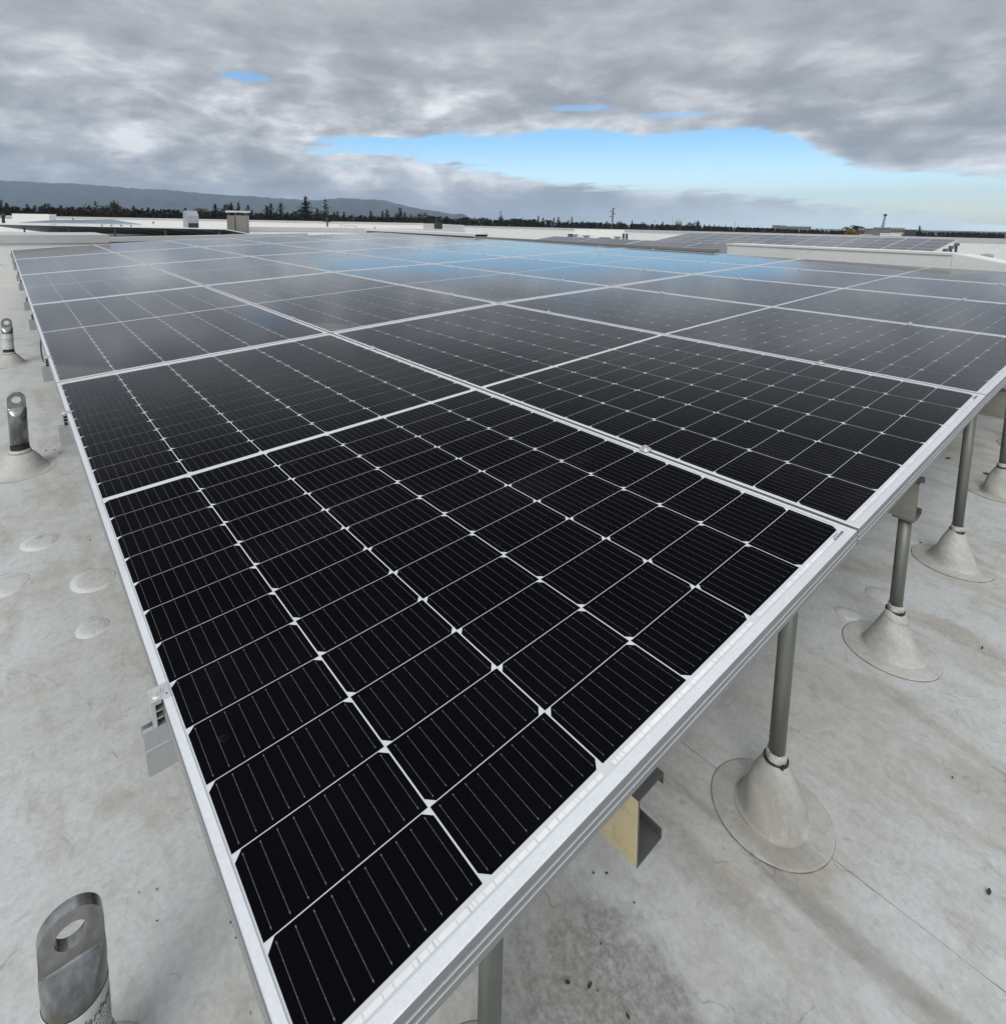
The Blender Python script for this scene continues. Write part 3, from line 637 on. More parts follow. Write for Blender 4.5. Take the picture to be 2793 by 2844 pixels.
for s, (x, y, lab, under) in enumerate(posts):
    ro = post(x, y, lab, under, s + 3)
    tag(ro, ('galvanised pipe post in a membrane boot, ' + lab) if lab else 'galvanised pipe post in a membrane boot, outside the right picture edge', 'post', 'pipe posts under the big array')
# second line of posts deeper under the array
for k_ in range(4):
    x = 0.49 + 1.17 * k_
    ro = post(x, 3.4, '', 0, 30 + k_, top=AP(x, 3.4, BB).z - roof_z(x, 3.4) - 0.002)
    tag(ro, 'galvanised pipe post standing in the shade deep under the array', 'post', 'pipe posts under the big array')

# ------------------------------------------------------------------ roof anchors with eyes
def anchor(x, y, lab, sticker, seed, writing=False, htop=0.372, bs=1.0):
    z0 = roof_z(x, y); root = empty('roof_anchor', loc=(x, y, z0)); R0 = 0.0362
    hp = htop - 0.070; hb_ = htop - 0.120            # foot of the flat plate, start of the pinch
    dh = hb_ - 0.002 - 0.2385
    mb = MB(); n = 40
    def ring(h, ry, rx=R0, sq=2.0):
        out = []
        for t in range(n):
            a = 2 * math.pi * t / n; c, s = math.cos(a), math.sin(a); e = 2.0 / sq
            out.append((rx * math.copysign(abs(c) ** e, c), ry * math.copysign(abs(s) ** e, s), h))
        return out
    rings = [ring(0.095, R0), ring(hb_, R0), ring(hb_ + 0.010, R0 * 0.97), ring(hb_ + 0.022, R0 * 0.80, R0 * 1.01, 2.2), ring(hb_ + 0.033, R0 * 0.52, R0 * 1.02, 2.7), ring(hb_ + 0.043, R0 * 0.32, R0 * 1.005, 3.5), ring(hp, 0.0088, R0 * 0.985, 5.0)]
    mb.loft(rings, 0, True); mb.build('pipe', M['anchor'], root)
    # flat eye plate: outline with a hole, given its thickness
    mb = MB(); ro = R0 * 0.975; hc = htop - ro; hr_ = 0.0180; T = 0.0085; k = 40
    outer = []; inner = []
    for t in range(k):
        a = 2 * math.pi * t / k; c, s = math.cos(a), math.sin(a)
        inner.append((hr_ * c, hc + hr_ * s))
        if s >= 0: outer.append((ro * c, hc + ro * s))
        else:
            # straight sides down to the foot
            sc = min(1 / max(abs(c), 1e-6), (hc - hp + 0.004) / max(ro * abs(s), 1e-6)); outer.append((max(-ro, min(ro, ro * c * sc)), hc + ro * s * sc))
    for t in range(k):
        u = (t + 1) % k
        for yy, fl in ((-T, False), (T, True)):
            q = [(outer[t][0], yy, outer[t][1]), (outer[u][0], yy, outer[u][1]), (inner[u][0], yy, inner[u][1]), (inner[t][0], yy, inner[t][1])]
            mb.face(q if not fl else list(reversed(q)))
    mb.loft([[(a, -T, b) for a, b in outer], [(a, T, b) for a, b in outer]], 0, True, caps=False); mb.loft([[(a, T, b) for a, b in inner], [(a, -T, b) for a, b in inner]], 0, True, caps=False)
    mb.build('eye_plate', M['anchor'], root)
    mb = MB(); mb.lathe([(0.0369, 0.100), (0.0369, 0.124)], 40, wob=lambda t, z: 0.006 * math.sin(5 * t), caps=False); mb.build('tape_band', M['mastic_and_shade'], root)
    mb = MB(); mb.lathe([(0.118 * bs, 0.002), (0.105 * bs, 0.006), (0.092 * bs, 0.022), (max(0.05, 0.074 * bs), 0.050), (max(0.0475, 0.056 * bs), 0.074), (0.0450, 0.084), (0.0415, 0.088), (0.0405, 0.101), (0.0372, 0.1015)], 48, wob=lambda t, z: 0.25 * boot_wob(seed)(t, z), caps=False); mb.build('cone_boot', M['boot'], root)
    mb = MB(); mb.lathe([(0.0440, 0.0845), (0.0440, 0.0875), (0.041, 0.0878)], 40, caps=False); mb.build('strap', M['strap'], root)
    mb = MB(); mb.lathe([(0.148 * bs, -0.002), (0.148 * bs, 0.0018), (0.143 * bs, 0.0028), (0.10 * bs, 0.0034)], 60, caps=False); mb.lathe([(0.1488 * bs, -0.001), (0.1488 * bs, 0.0006), (0.1478 * bs, 0.0008)], 60, mi=1, caps=False); mb.build('flange', [M['boot'], M['rim']], root)
    if sticker:
        mb = MB(); r = R0 + 0.0006
        def cyl(a, h, rr=r): return (rr * math.cos(a), rr * math.sin(a), h)
        a0, a1 = math.radians(-205), math.radians(10); h0, h1 = 0.126, 0.2385 + dh
        for t in range(28):
            q0 = a0 + (a1 - a0) * t / 28; q1 = a0 + (a1 - a0) * (t + 1) / 28
            mb.face([cyl(q0, h0), cyl(q1, h0), cyl(q1, h1), cyl(q0, h1)], 0, True)
        q_ = random.Random(seed)
        if writing:
            for ln in range(6):      # lines of small print
                h = 0.205 + dh - ln * 0.007; a = math.radians(-62)
                while a < math.radians(2):
                    l = q_.uniform(0.03, 0.09); mb.face([cyl(a, h, r + 0.0004), cyl(a + l, h, r + 0.0004), cyl(a + l, h + 0.0022, r + 0.0004), cyl(a, h + 0.0022, r + 0.0004)], 1); a += l + 0.03
            for (a, h, wd, hh) in ((-118, 0.196 + dh, 13, 0.024), (-132, 0.186 + dh, 8, 0.018)):
                a = math.radians(a); wd = math.radians(wd); mb.face([cyl(a, h, r + 0.0003), cyl(a + wd, h - 0.004, r + 0.0003), cyl(a + wd * 0.9, h + hh, r + 0.0003), cyl(a + wd * 0.2, h + hh * 0.9, r + 0.0003)], 2)
            # worn-through strip and scuffs on the sticker
            for (a, h, wd, hh) in ((-150, 0.196 + dh, 6, 0.034), (-84, 0.185 + dh, 6, 0.022)):
                a = math.radians(a); wd = math.radians(wd); mb.face([cyl(a, h, r + 0.0003), cyl(a + wd, h, r + 0.0003), cyl(a + wd * 1.2, h + hh, r + 0.0003), cyl(a + wd * 0.3, h + hh, r + 0.0003)], 3)
        else:
            for _ in range(14):
                a = math.radians(q_.uniform(-150, -20)); h = q_.uniform(0.135, 0.225 + dh); wd = q_.uniform(0.1, 0.5); hh = q_.uniform(0.003, 0.009)
                mb.face([cyl(a, h, r + 0.0004), cyl(a + wd, h, r + 0.0004), cyl(a + wd, h + hh, r + 0.0004), cyl(a, h + hh, r + 0.0004)], q_.choice((1, 3)), True)
        mb.build('sticker', [M['sticker'], M['ink'], M['blue_ink'], M['anchor']], root)
        if writing:
            cu = bpy.data.curves.new('lettering', 'FONT'); cu.body = 'Harbor'; cu.size = 0.018; cu.extrude = 0.0001; cu.shear = 0.25
            tmp = bpy.data.objects.new('lettering', cu); C.objects.link(tmp); bpy.context.view_layer.update()
            me = bpy.data.meshes.new_from_object(tmp.evaluated_get(bpy.context.evaluated_depsgraph_get()))
            bpy.data.objects.remove(tmp)
            wmax = max(v.co.x for v in me.vertices)
            for v in me.vertices:
                a = math.radians(-100) + v.co.x / (r); h = 0.212 + dh + v.co.y; rr = r + 0.0005 + v.co.z
                v.co = Vector((rr * math.cos(a), rr * math.sin(a), h))
            me.materials.append(M['blue_ink'])
            st = [c for c in root.children if c.name.startswith('sticker')][0]
            link('lettering', me, st)
    tag(root, lab, 'roof anchor', 'eye anchors along the left edge')
    return root
anchor(-0.118, 0.460, 'large eye anchor with printed white sticker in the bottom left corner', True, 11, True, 0.326, 0.62)
anchor(-0.123, 2.972, 'plain grey eye anchor without a sticker, between two other anchors', False, 12)
anchor(-0.138, 5.420, 'small distant eye anchor wrapped in a scuffed sticker, farthest of the anchors', True, 13)

# ------------------------------------------------------------------ small things on the roof
def patch(px, py, r, lab, seed, halo=True):
    p = at_roof(px, py); mb = MB(); w_ = boot_wob(seed)
    if halo: mb.lathe([(r * 1.36, -0.0012), (r * 1.36, 0.0002), (r * 0.9, 0.0007)], 44, mi=1, wob=lambda t, z: 0.9 * w_(t, 0), caps=False)
    mb.lathe([(r, -0.001), (r, 0.0012), (r * 0.955, 0.0020), (r * 0.72, 0.0021), (r * 0.70, 0.0026), (r * 0.66, 0.0028), (0.001, 0.0029)], 44, wob=lambda t, z: 0.5 * w_(t, 0), caps=False)
    o = mb.build('roof_patch', [M['patch'], M['halo']], loc=p); tag(o, lab, 'patch', 'welded round patches on the membrane')
patch(115, 1503, 0.050, 'pale round patch on the roof, highest of the group left of the array', 1)
patch(25, 1622, 0.055, 'pale round patch cut by the left picture edge', 2)
patch(265, 1608, 0.056, 'pale round patch half tucked beside the array frame, below the others', 3)
patch(262, 1740, 0.036, 'smallest faint patch on the roof left of the array', 4)
patch(2450, 1655, 0.045, 'faint round patch behind the post carrying the second beam', 5, False)
patch(2352, 1703, 0.032, 'tiny raised patch left of the second cone boot', 6, False)
q_ = random.Random(5)
bits = [(1647, 2429, .006), (1684, 2430, .007), (1575, 2735, .012), (1637, 2745, .016), (1659, 2757, .004), (1669, 2626, .005), (1742, 2829, .012), (1760, 2512, .005), (2727, 1803, .012), (2644, 2163, .005), (2556, 1360 + 150, .01), (2632, 1276, .03), (2740, 1320, .035), (2745, 2484, .014), (128, 1253, .014), (152, 1250, .010), (168, 1260, .012), (435, 2475, .005), (640, 2567, .005), (654, 2610, .004), (436, 2562, .004), (385, 2483, .005), (250, 1503, .008)]
for px, py, s in bits:
    s *= 0.75 if px < 2400 else 1.0
    p = at_roof(px, py); a = q_.uniform(0, 3.14); mb = MB(); u = Vector((math.cos(a), math.sin(a), 0)); v = Vector((-u.y, u.x, 0)); k = q_.uniform(0.3, 0.5)
    pts = [u * s * c + v * s * k * e + Vector((0, 0, h * s)) for c, e, h in ((-.5, 0, .10), (-.2, .5, .22), (.25, .38, .12), (.5, 0, .25), (.2, -.45, .10), (-.25, -.4, .2))]
    mb.face([p_ + Vector((0, 0, 0.004)) for p_ in pts]); low_ = [p_ * 0.8 + Vector((0, 0, 0.0015)) for p_ in pts]; mb.face(list(reversed(low_)))
    for t in range(6): mb.face([low_[t], low_[(t + 1) % 6], pts[(t + 1) % 6] + Vector((0, 0, .004)), pts[t] + Vector((0, 0, .004))])
    tag(mb.build('leaf_scrap', plain('dead_leaf', (0.045, 0.032, 0.022), 0.8) if 'dead_leaf' not in bpy.data.materials else bpy.data.materials['dead_leaf'], loc=p), 'small dark scrap of dry leaf lying on the stained roof', 'leaf', 'leaf scraps on the roof')
# black cable sagging beside the left frame
mb = MB(); mb.path([AP(0.004 - 0.016 * math.sin(math.pi * t / 14), 2.72 + 0.75 * t / 14, -0.028 - 0.035 * math.sin(math.pi * t / 14)) for t in range(15)], 0.0035)
tag(mb.build('cable', M['black']), 'thin black cable sagging just outside the left array frame', 'cable')

# ------------------------------------------------------------------ neighbouring roofs: walls, arrays, machines
def wall(pts, thick, base, name, lab, cap=0.0, capm='coping', mt='wall', cat='wall', group=None):
    """low wall following pts (top line, world), with an optional coping"""
    mb = MB(); cm = MB()
    for a, b in zip(pts, pts[1:]):
        dv = (b - a); dv.z = 0; dv.normalize(); nv = Vector((-dv.y, dv.x, 0))
        if nv.dot(RF) < 0: nv = -nv
        f = []
        for p in (a, b):
            f.append([p, p + nv * thick, p + nv * thick + Vector((0, 0, base - p.z)), p + Vector((0, 0, base - p.z))])
        mb.loft(f, 0, False)
        if cap:
            ov = 0.03
            mb_ = [[p + Vector((0, 0, -cap)) - nv * ov, p + Vector((0, 0, 0.02)) - nv * ov, p + Vector((0, 0, 0.02)) + nv * (thick + ov), p + Vector((0, 0, -cap)) + nv * (thick + ov)] for p in (a, b)]
            cm.loft(mb_, 0, False)
    o = mb.build(name, M[mt])
    tag(o, lab, cat, group)
    if cap: cm.build('coping', M[capm], o)
    return o
# parapet at the far end of the array, left
y_w = 11.95; zt = 0.335
o = None
pw = MB(); pw.box((-6.0, y_w, -0.7), (1.39, y_w + 2.1, zt - 0.145), 0); o = pw.build('parapet_block', M['wall'])
tag(o, 'broad white parapet block with grey fascia at the far left end of the array', 'wall')
pc = MB(); pc.box((-6.01, y_w - 0.03, zt - 0.142), (1.42, y_w + 2.12, zt), 0); pc.build('fascia', plain('fascia_membrane', (0.50, 0.50, 0.495), 0.6, 0, 0.06, 1.5), o)
# low grey curb that closes the view behind the far edge of the array
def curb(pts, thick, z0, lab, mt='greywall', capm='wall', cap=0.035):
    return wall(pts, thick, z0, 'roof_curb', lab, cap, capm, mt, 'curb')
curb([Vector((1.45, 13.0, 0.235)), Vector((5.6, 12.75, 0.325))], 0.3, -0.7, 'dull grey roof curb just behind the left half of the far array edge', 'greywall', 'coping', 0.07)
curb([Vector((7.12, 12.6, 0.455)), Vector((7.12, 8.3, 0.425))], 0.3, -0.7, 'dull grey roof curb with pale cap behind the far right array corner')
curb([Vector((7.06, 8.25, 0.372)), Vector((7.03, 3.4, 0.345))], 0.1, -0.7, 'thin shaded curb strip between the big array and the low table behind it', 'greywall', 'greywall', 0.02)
# white curb box on the right
c0 = at(2020, 675.5, 7.9); c1 = at(2644, 704, 5.7); c0.z = c1.z = 0.42
cd = (c0 - c1); cd.z = 0; cd.normalize(); cn = Vector((cd.y, -cd.x, 0))
if cn.dot(RF) < 0: cn = -cn
mb = MB(); th_ = 0.34
mb.loft([[p, p + cn * th_, p + cn * th_ + Vector((0, 0, -0.95)), p + Vector((0, 0, -0.95))] for p in (c1, c0)], 0, False)
o = mb.build('roof_curb', M['wall']); tag(o, 'long white curb box standing behind the right end of the array', 'curb')
mb = MB(); ov = 0.012
mb.loft([[p - cn * ov + Vector((0, 0, -0.015)), p - cn * ov + Vector((0, 0, 0.006)), p + cn * (th_ + ov) + Vector((0, 0, 0.006)), p + cn * (th_ + ov) + Vector((0, 0, -0.015))] for p in (c1, c0 + cd * 0.012)], 0, False)
mb.build('cap_strip', M['wall'], o)
tops = [(0.003, 0.418), (0.06, 0.412), (0.22, 0.385), (0.40, 0.352), (0.58, 0.336), (0.72, 0.332)]
mb = MB(); pts = [c1 - cd * a for a, _ in tops]
mb.loft([[Vector((p.x, p.y, z)) - cn * 0.004, Vector((p.x, p.y, z)) + cn * th_, Vector((p.x, p.y, -0.6)) + cn * th_, Vector((p.x, p.y, -0.6)) - cn * 0.004] for p, (_, z) in zip(pts, tops)], 0, False)
tag(mb.build('curb_end', M['wall']), 'bright sloping end piece of the white curb at the right picture edge', 'curb')
# far parapets
w0 = at_z(1286, 626.3, 0.15); w1 = at_z(2860, 665.2, 0.15)
wall([w0, w1], 0.5, -2.4, 'parapet_wall', 'long white parapet running along the whole right background', 0.28)
def seg(l, base, lab, thick=0.4, cap=0.22, **k): return wall([at(*p) for p in l], thick, base, 'parapet_wall', lab, cap, **k)
seg([(-60, 596.6, 90), (1175, 619.6, 90)], -2.2, 'distant white parapet along the left background, in front of the trees', 0.5, 0.30)
seg([(33, 592.5, 84), (136, 594.3, 84)], -2.2, 'raised white wall block standing before the distant left parapet', 1.5, 0.0)
seg([(690, 631, 22), (1291, 638, 24)], -0.9, 'nearer white parapet with grey coping in the middle background', 0.35, 0.13)
seg([(1175, 620.5, 62), (1222, 622, 62)], -1.5, 'short grey wall return left of the dark roof duct', 0.4, 0.2, mt='coping')
seg([(1224, 622, 60), (1289, 625.4, 60)], -1.5, 'grey wall return right of the dark roof duct', 0.4, 0.2, mt='coping')
mb = MB(); p = at(1217, 616, 58); mb.box((-0.3, -0.3, -1.2), (0.3, 0.3, 0.0)); tag(mb.build('roof_duct', M['hvacdark'], loc=p), 'small dark roof duct between two grey wall returns', 'duct')

# simple panels for the distant tables
fp = MB()
fp.box((0.0, 0.0, -0.035), (PW, PL, -0.0012), 0)
fp.face([(0.018, 0.02, 0.0), (PW - 0.018, 0.02, 0.0), (PW - 0.018, PL / 2 - 0.012, 0.0), (0.018, PL / 2 - 0.012, 0.0)], 1)
fp.face([(0.018, PL / 2 + 0.012, 0.0), (PW - 0.018, PL / 2 + 0.012, 0.0), (PW - 0.018, PL - 0.02, 0.0), (0.018, PL - 0.02, 0.0)], 1)
fp.face([(0.02, PL - 0.02, -0.0365), (PW - 0.02, PL - 0.02, -0.0365), (PW - 0.02, 0.02, -0.0365), (0.02, 0.02, -0.0365)], 2)
far_me = fp.mesh('far_panel', [M['frame'], M['cell'], M['hvacdark']])
def place(me, name, o, u, v, n, lab, group, cat='solar panel', sx=1.0, sy=1.0):
    mm = Matrix.Identity(4)
    for r in range(3): mm[r][0] = u[r] * sx; mm[r][1] = v[r] * sy; mm[r][2] = n[r]; mm[r][3] = o[r]
    ob = link(name, me); ob.matrix_world = mm; tag(ob, lab, cat, group); return ob
# low table directly behind the big array
for i in range(2):
    for j in range(2):
        u = Vector((1, 0, 0.115)).normalized(); v = Vector((0, 1, 0.006)).normalized(); n = u.cross(v)
        place(far_me, 'solar_panel', Vector((7.16, 3.75, 0.105)) + u * (i * ROW) + v * (j * COL), u, v, n, 'low grey panel behind the big array, %s and %s of its small table' % ('near side' if i == 0 else 'far side', 'right' if j == 0 else 'left'), 'panels of the low table')
# tilted table in the right background
u = Vector((math.cos(0.118), 0, math.sin(0.118))); v = Vector((0, 1, 0)); n = u.cross(v)
ra0 = at(2587, 699.5, 29)
for i in range(4):
    for j in range(7):
        place(far_me, 'solar_panel', ra0 + u * (i * ROW * 1.12) + v * (j * COL), u, v, n, 'tilted right background table panel, %s column from its right end, %s row up' % (ordn[j], ordn[i]), 'panels of the tilted right table', sx=1.11)
def leg(p, z0, lab, group, s=0.05, arm=None):
    mb = MB(); mb.box((-s, -s, z0 - p.z), (s, s, 0))
    if arm: mb.box((-arm, -0.05, -0.10), (arm * 1.6, 0.05, 0.06))
    tag(mb.build('table_leg', M['beam_dark'], loc=p), lab, 'leg', group)
for k_ in range(4):
    p = ra0 + u * (0.9 + k_ * 1.15) - v * 0.12 - Vector((0, 0, 0.16))
    leg(p, -1.6, 'dark steel leg at the right end of the tilted table, %s from its low side' % ordn[k_], 'legs of the tilted right table', 0.055, 0.30)
# long table on the left, seen from its raised back
e0 = at(-60, 618.4, 22.2); e1 = at(622, 633.2, 18.6); e0.z = e1.z = 0.355
u = (e1 - e0).normalized(); hn = Vector((-u.y, u.x, 0))
if hn.dot(RF) < 0: hn = -hn
v = (hn * math.cos(0.14) - Vector((0, 0, math.sin(0.14)))).normalized(); n = u.cross(v)
cnt = int((e1 - e0).length / 1.14)
for k_ in range(cnt):
    place(far_me, 'solar_panel', e1 - u * ((k_ + 1) * 1.14), u, v, n, 'panel of the dark backed left table, %s from its right end' % ordn[min(k_, 9)], 'panels of the dark backed left table')
    if k_ % 2 == 0:
        p = e1 - u * (k_ * 1.14 + 0.5) + v * 0.35 - Vector((0, 0, 0.05))
        leg(p, -0.55, 'thin leg under the dark backed left table, %s pair from the right' % ordn[k_ // 2], 'legs of the left table', 0.03)
mb = MB(); q0 = e0 + hn * 2.6; q1 = e1 + hn * 2.0
wall([Vector((q0.x, q0.y, 0.06)), Vector((q1.x, q1.y, 0.12))], 0.12, -0.6, 'roof_curb', 'pale low curb line under the dark backed left table', 0.05, 'wall', 'greywall', 'curb')
# pale table further back on the left
fl, fr, bl, br = at(48, 617.5, 29), at(396, 622.5, 26), at(150, 610.5, 34), at(312, 609.0, 34)
for k_ in range(6):
    def L(t): return fl.lerp(fr, t), bl.lerp(br, t)
    (a0, b0), (a1, b1) = L(k_ / 6), L((k_ + 1) / 6 - 0.004)
    mb = MB(); dz = Vector((0, 0, -0.05))
    mb.loft([[a0 + dz, a1 + dz, b1 + dz, b0 + dz], [a0, a1, b1, b0]], 0, False); mb.m[-1] = 1; mb.m[-2] = 2
    tag(mb.build('solar_panel', [M['frame'], M['cell'], M['hvacdark']]), 'pale sky reflecting panel of the small left background table, %s from its left tip' % ordn[k_], 'solar panel', 'panels of the small left table')
for k_ in range(4):
    p = fl.lerp(fr, 0.70 + k_ * 0.085).lerp(bl.lerp(br, 0.8), 0.12) - Vector((0, 0, 0.06))
    leg(p, -0.9, 'short dark leg at the right end of the small left table, %s from the left' % ordn[k_], 'legs of the small left table', 0.035)

# machines and vents on the roofs
def cam_box(mb, px0, px1, py0, py1, D, depth, mi=0):
    """box whose front fills the given window at distance D, square to the building"""
    p = at((px0 + px1) / 2, (py0 + py1) / 2, D); hw = (px1 - px0) / F_PX * D / 2; hh = (py1 - py0) / F_PX * D / 2
    return p, hw, hh
def yaw_to_cam(p):
    dv = p - CAM; return math.atan2(dv.y, dv.x) - math.pi / 2
def oriented(o, p, yaw): o.location = p; o.rotation_euler = (0, 0, yaw)
# sheet metal ventilator with slanted hood
p, hw, hh = cam_box(None, 516, 545, 585, 632, 26, 0.5); root = empty('ventilator'); oriented(root, p, yaw_to_cam(p) + 0.35)
mb = MB(); mb.loft([[(-hw, -0.25, -hh), (hw, -0.25, -hh), (hw, 0.3, -hh), (-hw, 0.3, -hh)], [(-hw, -0.25, hh * 0.45), (hw, -0.25, hh * 0.45), (hw, 0.3, hh * 0.45), (-hw, 0.3, hh * 0.45)], [(-hw, -0.1, hh), (hw, -0.1, hh), (hw, 0.3, hh), (-hw, 0.3, hh)]], 0, False); mb.build('casing', M['hvac'], root)
mb = MB(); mb.box((-hw * 0.9, -0.262, -hh * 0.97), (hw * 0.9, -0.251, -hh * 0.45)); mb.build('grille', M['hvacdark'], root)
tag(root, 'blue grey sheet metal ventilator standing on the left roof', 'ventilator')
# ribbed exhaust housing with flat rain cap on four struts
p, hw, hh = cam_box(None, 635, 688, 598, 654, 20, 0.6); root = empty('exhaust_housing'); oriented(root, p, yaw_to_cam(p) + 0.5)
mb = MB(); w_ = hw * 0.78
for k_ in range(12):
    f = -w_ + 2 * w_ * k_ / 12; g = 2 * w_ / 12
    mb.box((f, -w_ - (0.012 if k_ % 2 else 0), -hh), (f + g * 0.999, -w_ + 0.04, hh)); mb.box((f, w_ - 0.04, -hh), (f + g * 0.999, w_ + (0.012 if k_ % 2 else 0), hh))
    mb.box((-w_ - (0.012 if k_ % 2 else 0), f, -hh + 0.003), (-w_ + 0.039, f + g * 0.999, hh - 0.003)); mb.box((w_ - 0.039, f, -hh + 0.003), (w_ + (0.012 if k_ % 2 else 0), f + g * 0.999, hh - 0.003))
mb.box((-w_ + 0.05, -w_ + 0.05, hh - 0.05), (w_ - 0.05, w_ - 0.05, hh - 0.02)); mb.build('housing', M['tan'], root)
mb = MB(); mb.box((-w_ * 1.15, -w_ * 1.15, hh + 0.10), (w_ * 1.15, w_ * 1.15, hh + 0.155)); mb.build('rain_cap', M['wall'], root)
for sx in (-1, 1):
    for sy in (-1, 1):
        mb = MB(); mb.box((sx * w_ * 0.8 - 0.02, sy * w_ * 0.8 - 0.02, hh - 0.02), (sx * w_ * 0.8 + 0.02, sy * w_ * 0.8 + 0.02, hh + 0.099)); mb.build('strut', M['beam_dark'], root)
tag(root, 'ribbed tan exhaust housing with flat rain cap on struts', 'exhaust')
def vent(px, top, bot, D, r, lab, head=True, mt='hvacdark'):
    p = at(px, bot, D); h = (bot - top) / F_PX * D; root = empty('vent_pipe', loc=p)
    mb = MB(); mb.lathe([(r, 0), (r, h * 0.86)], 14); mb.build('pipe', M[mt], root)
    if head:
        mb = MB(); mb.lathe([(r * 1.5, h * 0.70), (r * 1.7, h * 0.80), (r * 1.3, h * 0.93), (0.3 * r, h)], 14); mb.build('cap', M[mt], root)
        mb = MB(); mb.box((-r * 5, -r * 0.4, h * 0.52), (r * 5, r * 0.4, h * 0.60)); mb.build('bracket', M[mt], root)
    tag(root, lab, 'vent')
vent(909, 604, 629, 35, 0.05, 'dark capped vent pipe with side bracket before the middle parapet')
vent(10, 594, 619, 30, 0.07, 'dark capped vent pipe at the left picture edge')
vent(1041, 631, 648, 21, 0.03, 'small dark roof vent just above the far array edge')
vent(1628, 652, 664, 50, 0.22, 'goose necked grey vent in front of the equipment screen', True, 'hvac')
vent(1714, 655, 668, 50, 0.22, 'grey vent beside the dark louvres', True, 'hvac')
vent(1596, 649, 661, 50, 0.18, 'grey vent between the condenser and the equipment screen', True, 'hvac')
vent(203, 604, 611, 60, 0.06, 'tiny pipe stub behind the pale left table', False)
vent(426, 615, 620, 70, 0.10, 'tiny dark pipe outlet on the distant left parapet', False)
for k_, (px, t_) in enumerate(((2726, 702), (2736, 701.5), (2745, 701.8), (2753, 704))):
    vent(px, t_, 716.5, 19, 0.045 if k_ != 1 else 0.04, 'stubby dark pipe of the cluster near the right picture edge, %s from the left' % ordn[k_], False, 'hvac')
def condenser(px0, px1, py0, py1, D, lab):
    p, hw, hh = cam_box(None, px0, px1, py0, py1, D, 0.4); root = empty('condenser'); oriented(root, p, yaw_to_cam(p))
    mb = MB(); mb.box((-hw, -0.3, -hh), (hw, 0.3, hh)); mb.build('casing', M['wall'], root)
    mb = MB(); mb.box((-hw * 0.86, -0.312, -hh * 0.8), (hw * 0.86, -0.301, hh * 0.72)); mb.build('fan_grille', M['hvacdark'], root)
    mb = MB(); r = min(hw, hh) * 0.6; mb.loft([[(r * math.cos(t * math.pi / 8), y, r * math.sin(t * math.pi / 8)) for t in range(16)] for y in (-0.322, -0.313)], 0, False); mb.build('fan', M['black'], root)
    tag(root, lab, 'condenser')
condenser(1575, 1593, 647, 661.5, 50, 'white condenser unit with dark round fan left of the equipment screen')
condenser(1661, 1697, 657.5, 667, 47, 'low pale condenser with two dark fans in front of the screen')
p, hw, hh = cam_box(None, 1595, 1730, 637.5, 668, 54, 1); mb = MB(); mb.box((-hw, -0.1, -hh - 0.3), (hw, 1.4, hh)); o = mb.build('equipment_screen', M['wall']); oriented(o, p, yaw_to_cam(p)); tag(o, 'plain off white equipment screen box before the right parapet', 'equipment screen')
p, hw, hh = cam_box(None, 1727, 1744, 645, 669, 52, 1); root = empty('louvre_unit'); oriented(root, p, yaw_to_cam(p))
mb = MB(); mb.box((-hw, -0.2, -hh - 0.2), (hw, 0.5, hh * 0.9)); mb.build('casing', M['wall'], root)
for s in (-1, 1):
    mb = MB(); mb.box((s * hw * 0.5 - hw * 0.36, -0.215, -hh * 0.9), (s * hw * 0.5 + hw * 0.36, -0.201, hh * 0.75)); mb.build('louvre', M['hvacdark'], root)
tag(root, 'narrow white unit with two tall dark louvres', 'ventilator')
for px0, px1, py0, py1, lab, mt in ((2446, 2469, 648, 657, 'low white roof unit above the tilted table, left of its twin', 'wall'), (2474, 2499, 648, 657.5, 'low white roof unit above the tilted table, right of its twin', 'wall'), (2389, 2417, 650, 655, 'flat grey roof unit above the tilted table', 'coping')):
    p, hw, hh = cam_box(None, px0, px1, py0, py1, 46, 1); mb = MB(); mb.box((-hw, -0.3, -hh - 0.9), (hw, 0.6, hh * 0.5)); mb.box((-hw * 1.06, -0.36, hh * 0.502), (hw * 1.06, 0.66, hh)); o = mb.build('roof_unit', M[mt]); oriented(o, p, yaw_to_cam(p)); tag(o, lab, 'roof unit')
# thin handrail before the middle parapet
p0 = at(945, 624, 40); p1 = at(990, 628, 40); mb = MB(); mb.tube(p0, p1, 0.02, n=6)
for t in (0, 0.36, 1): q = p0.lerp(p1, t); mb.tube(q, q - Vector((0, 0, 0.25)), 0.02, n=6)
tag(mb.build('handrail', M['hvac']), 'thin low pipe rail in front of the distant white parapet', 'rail')

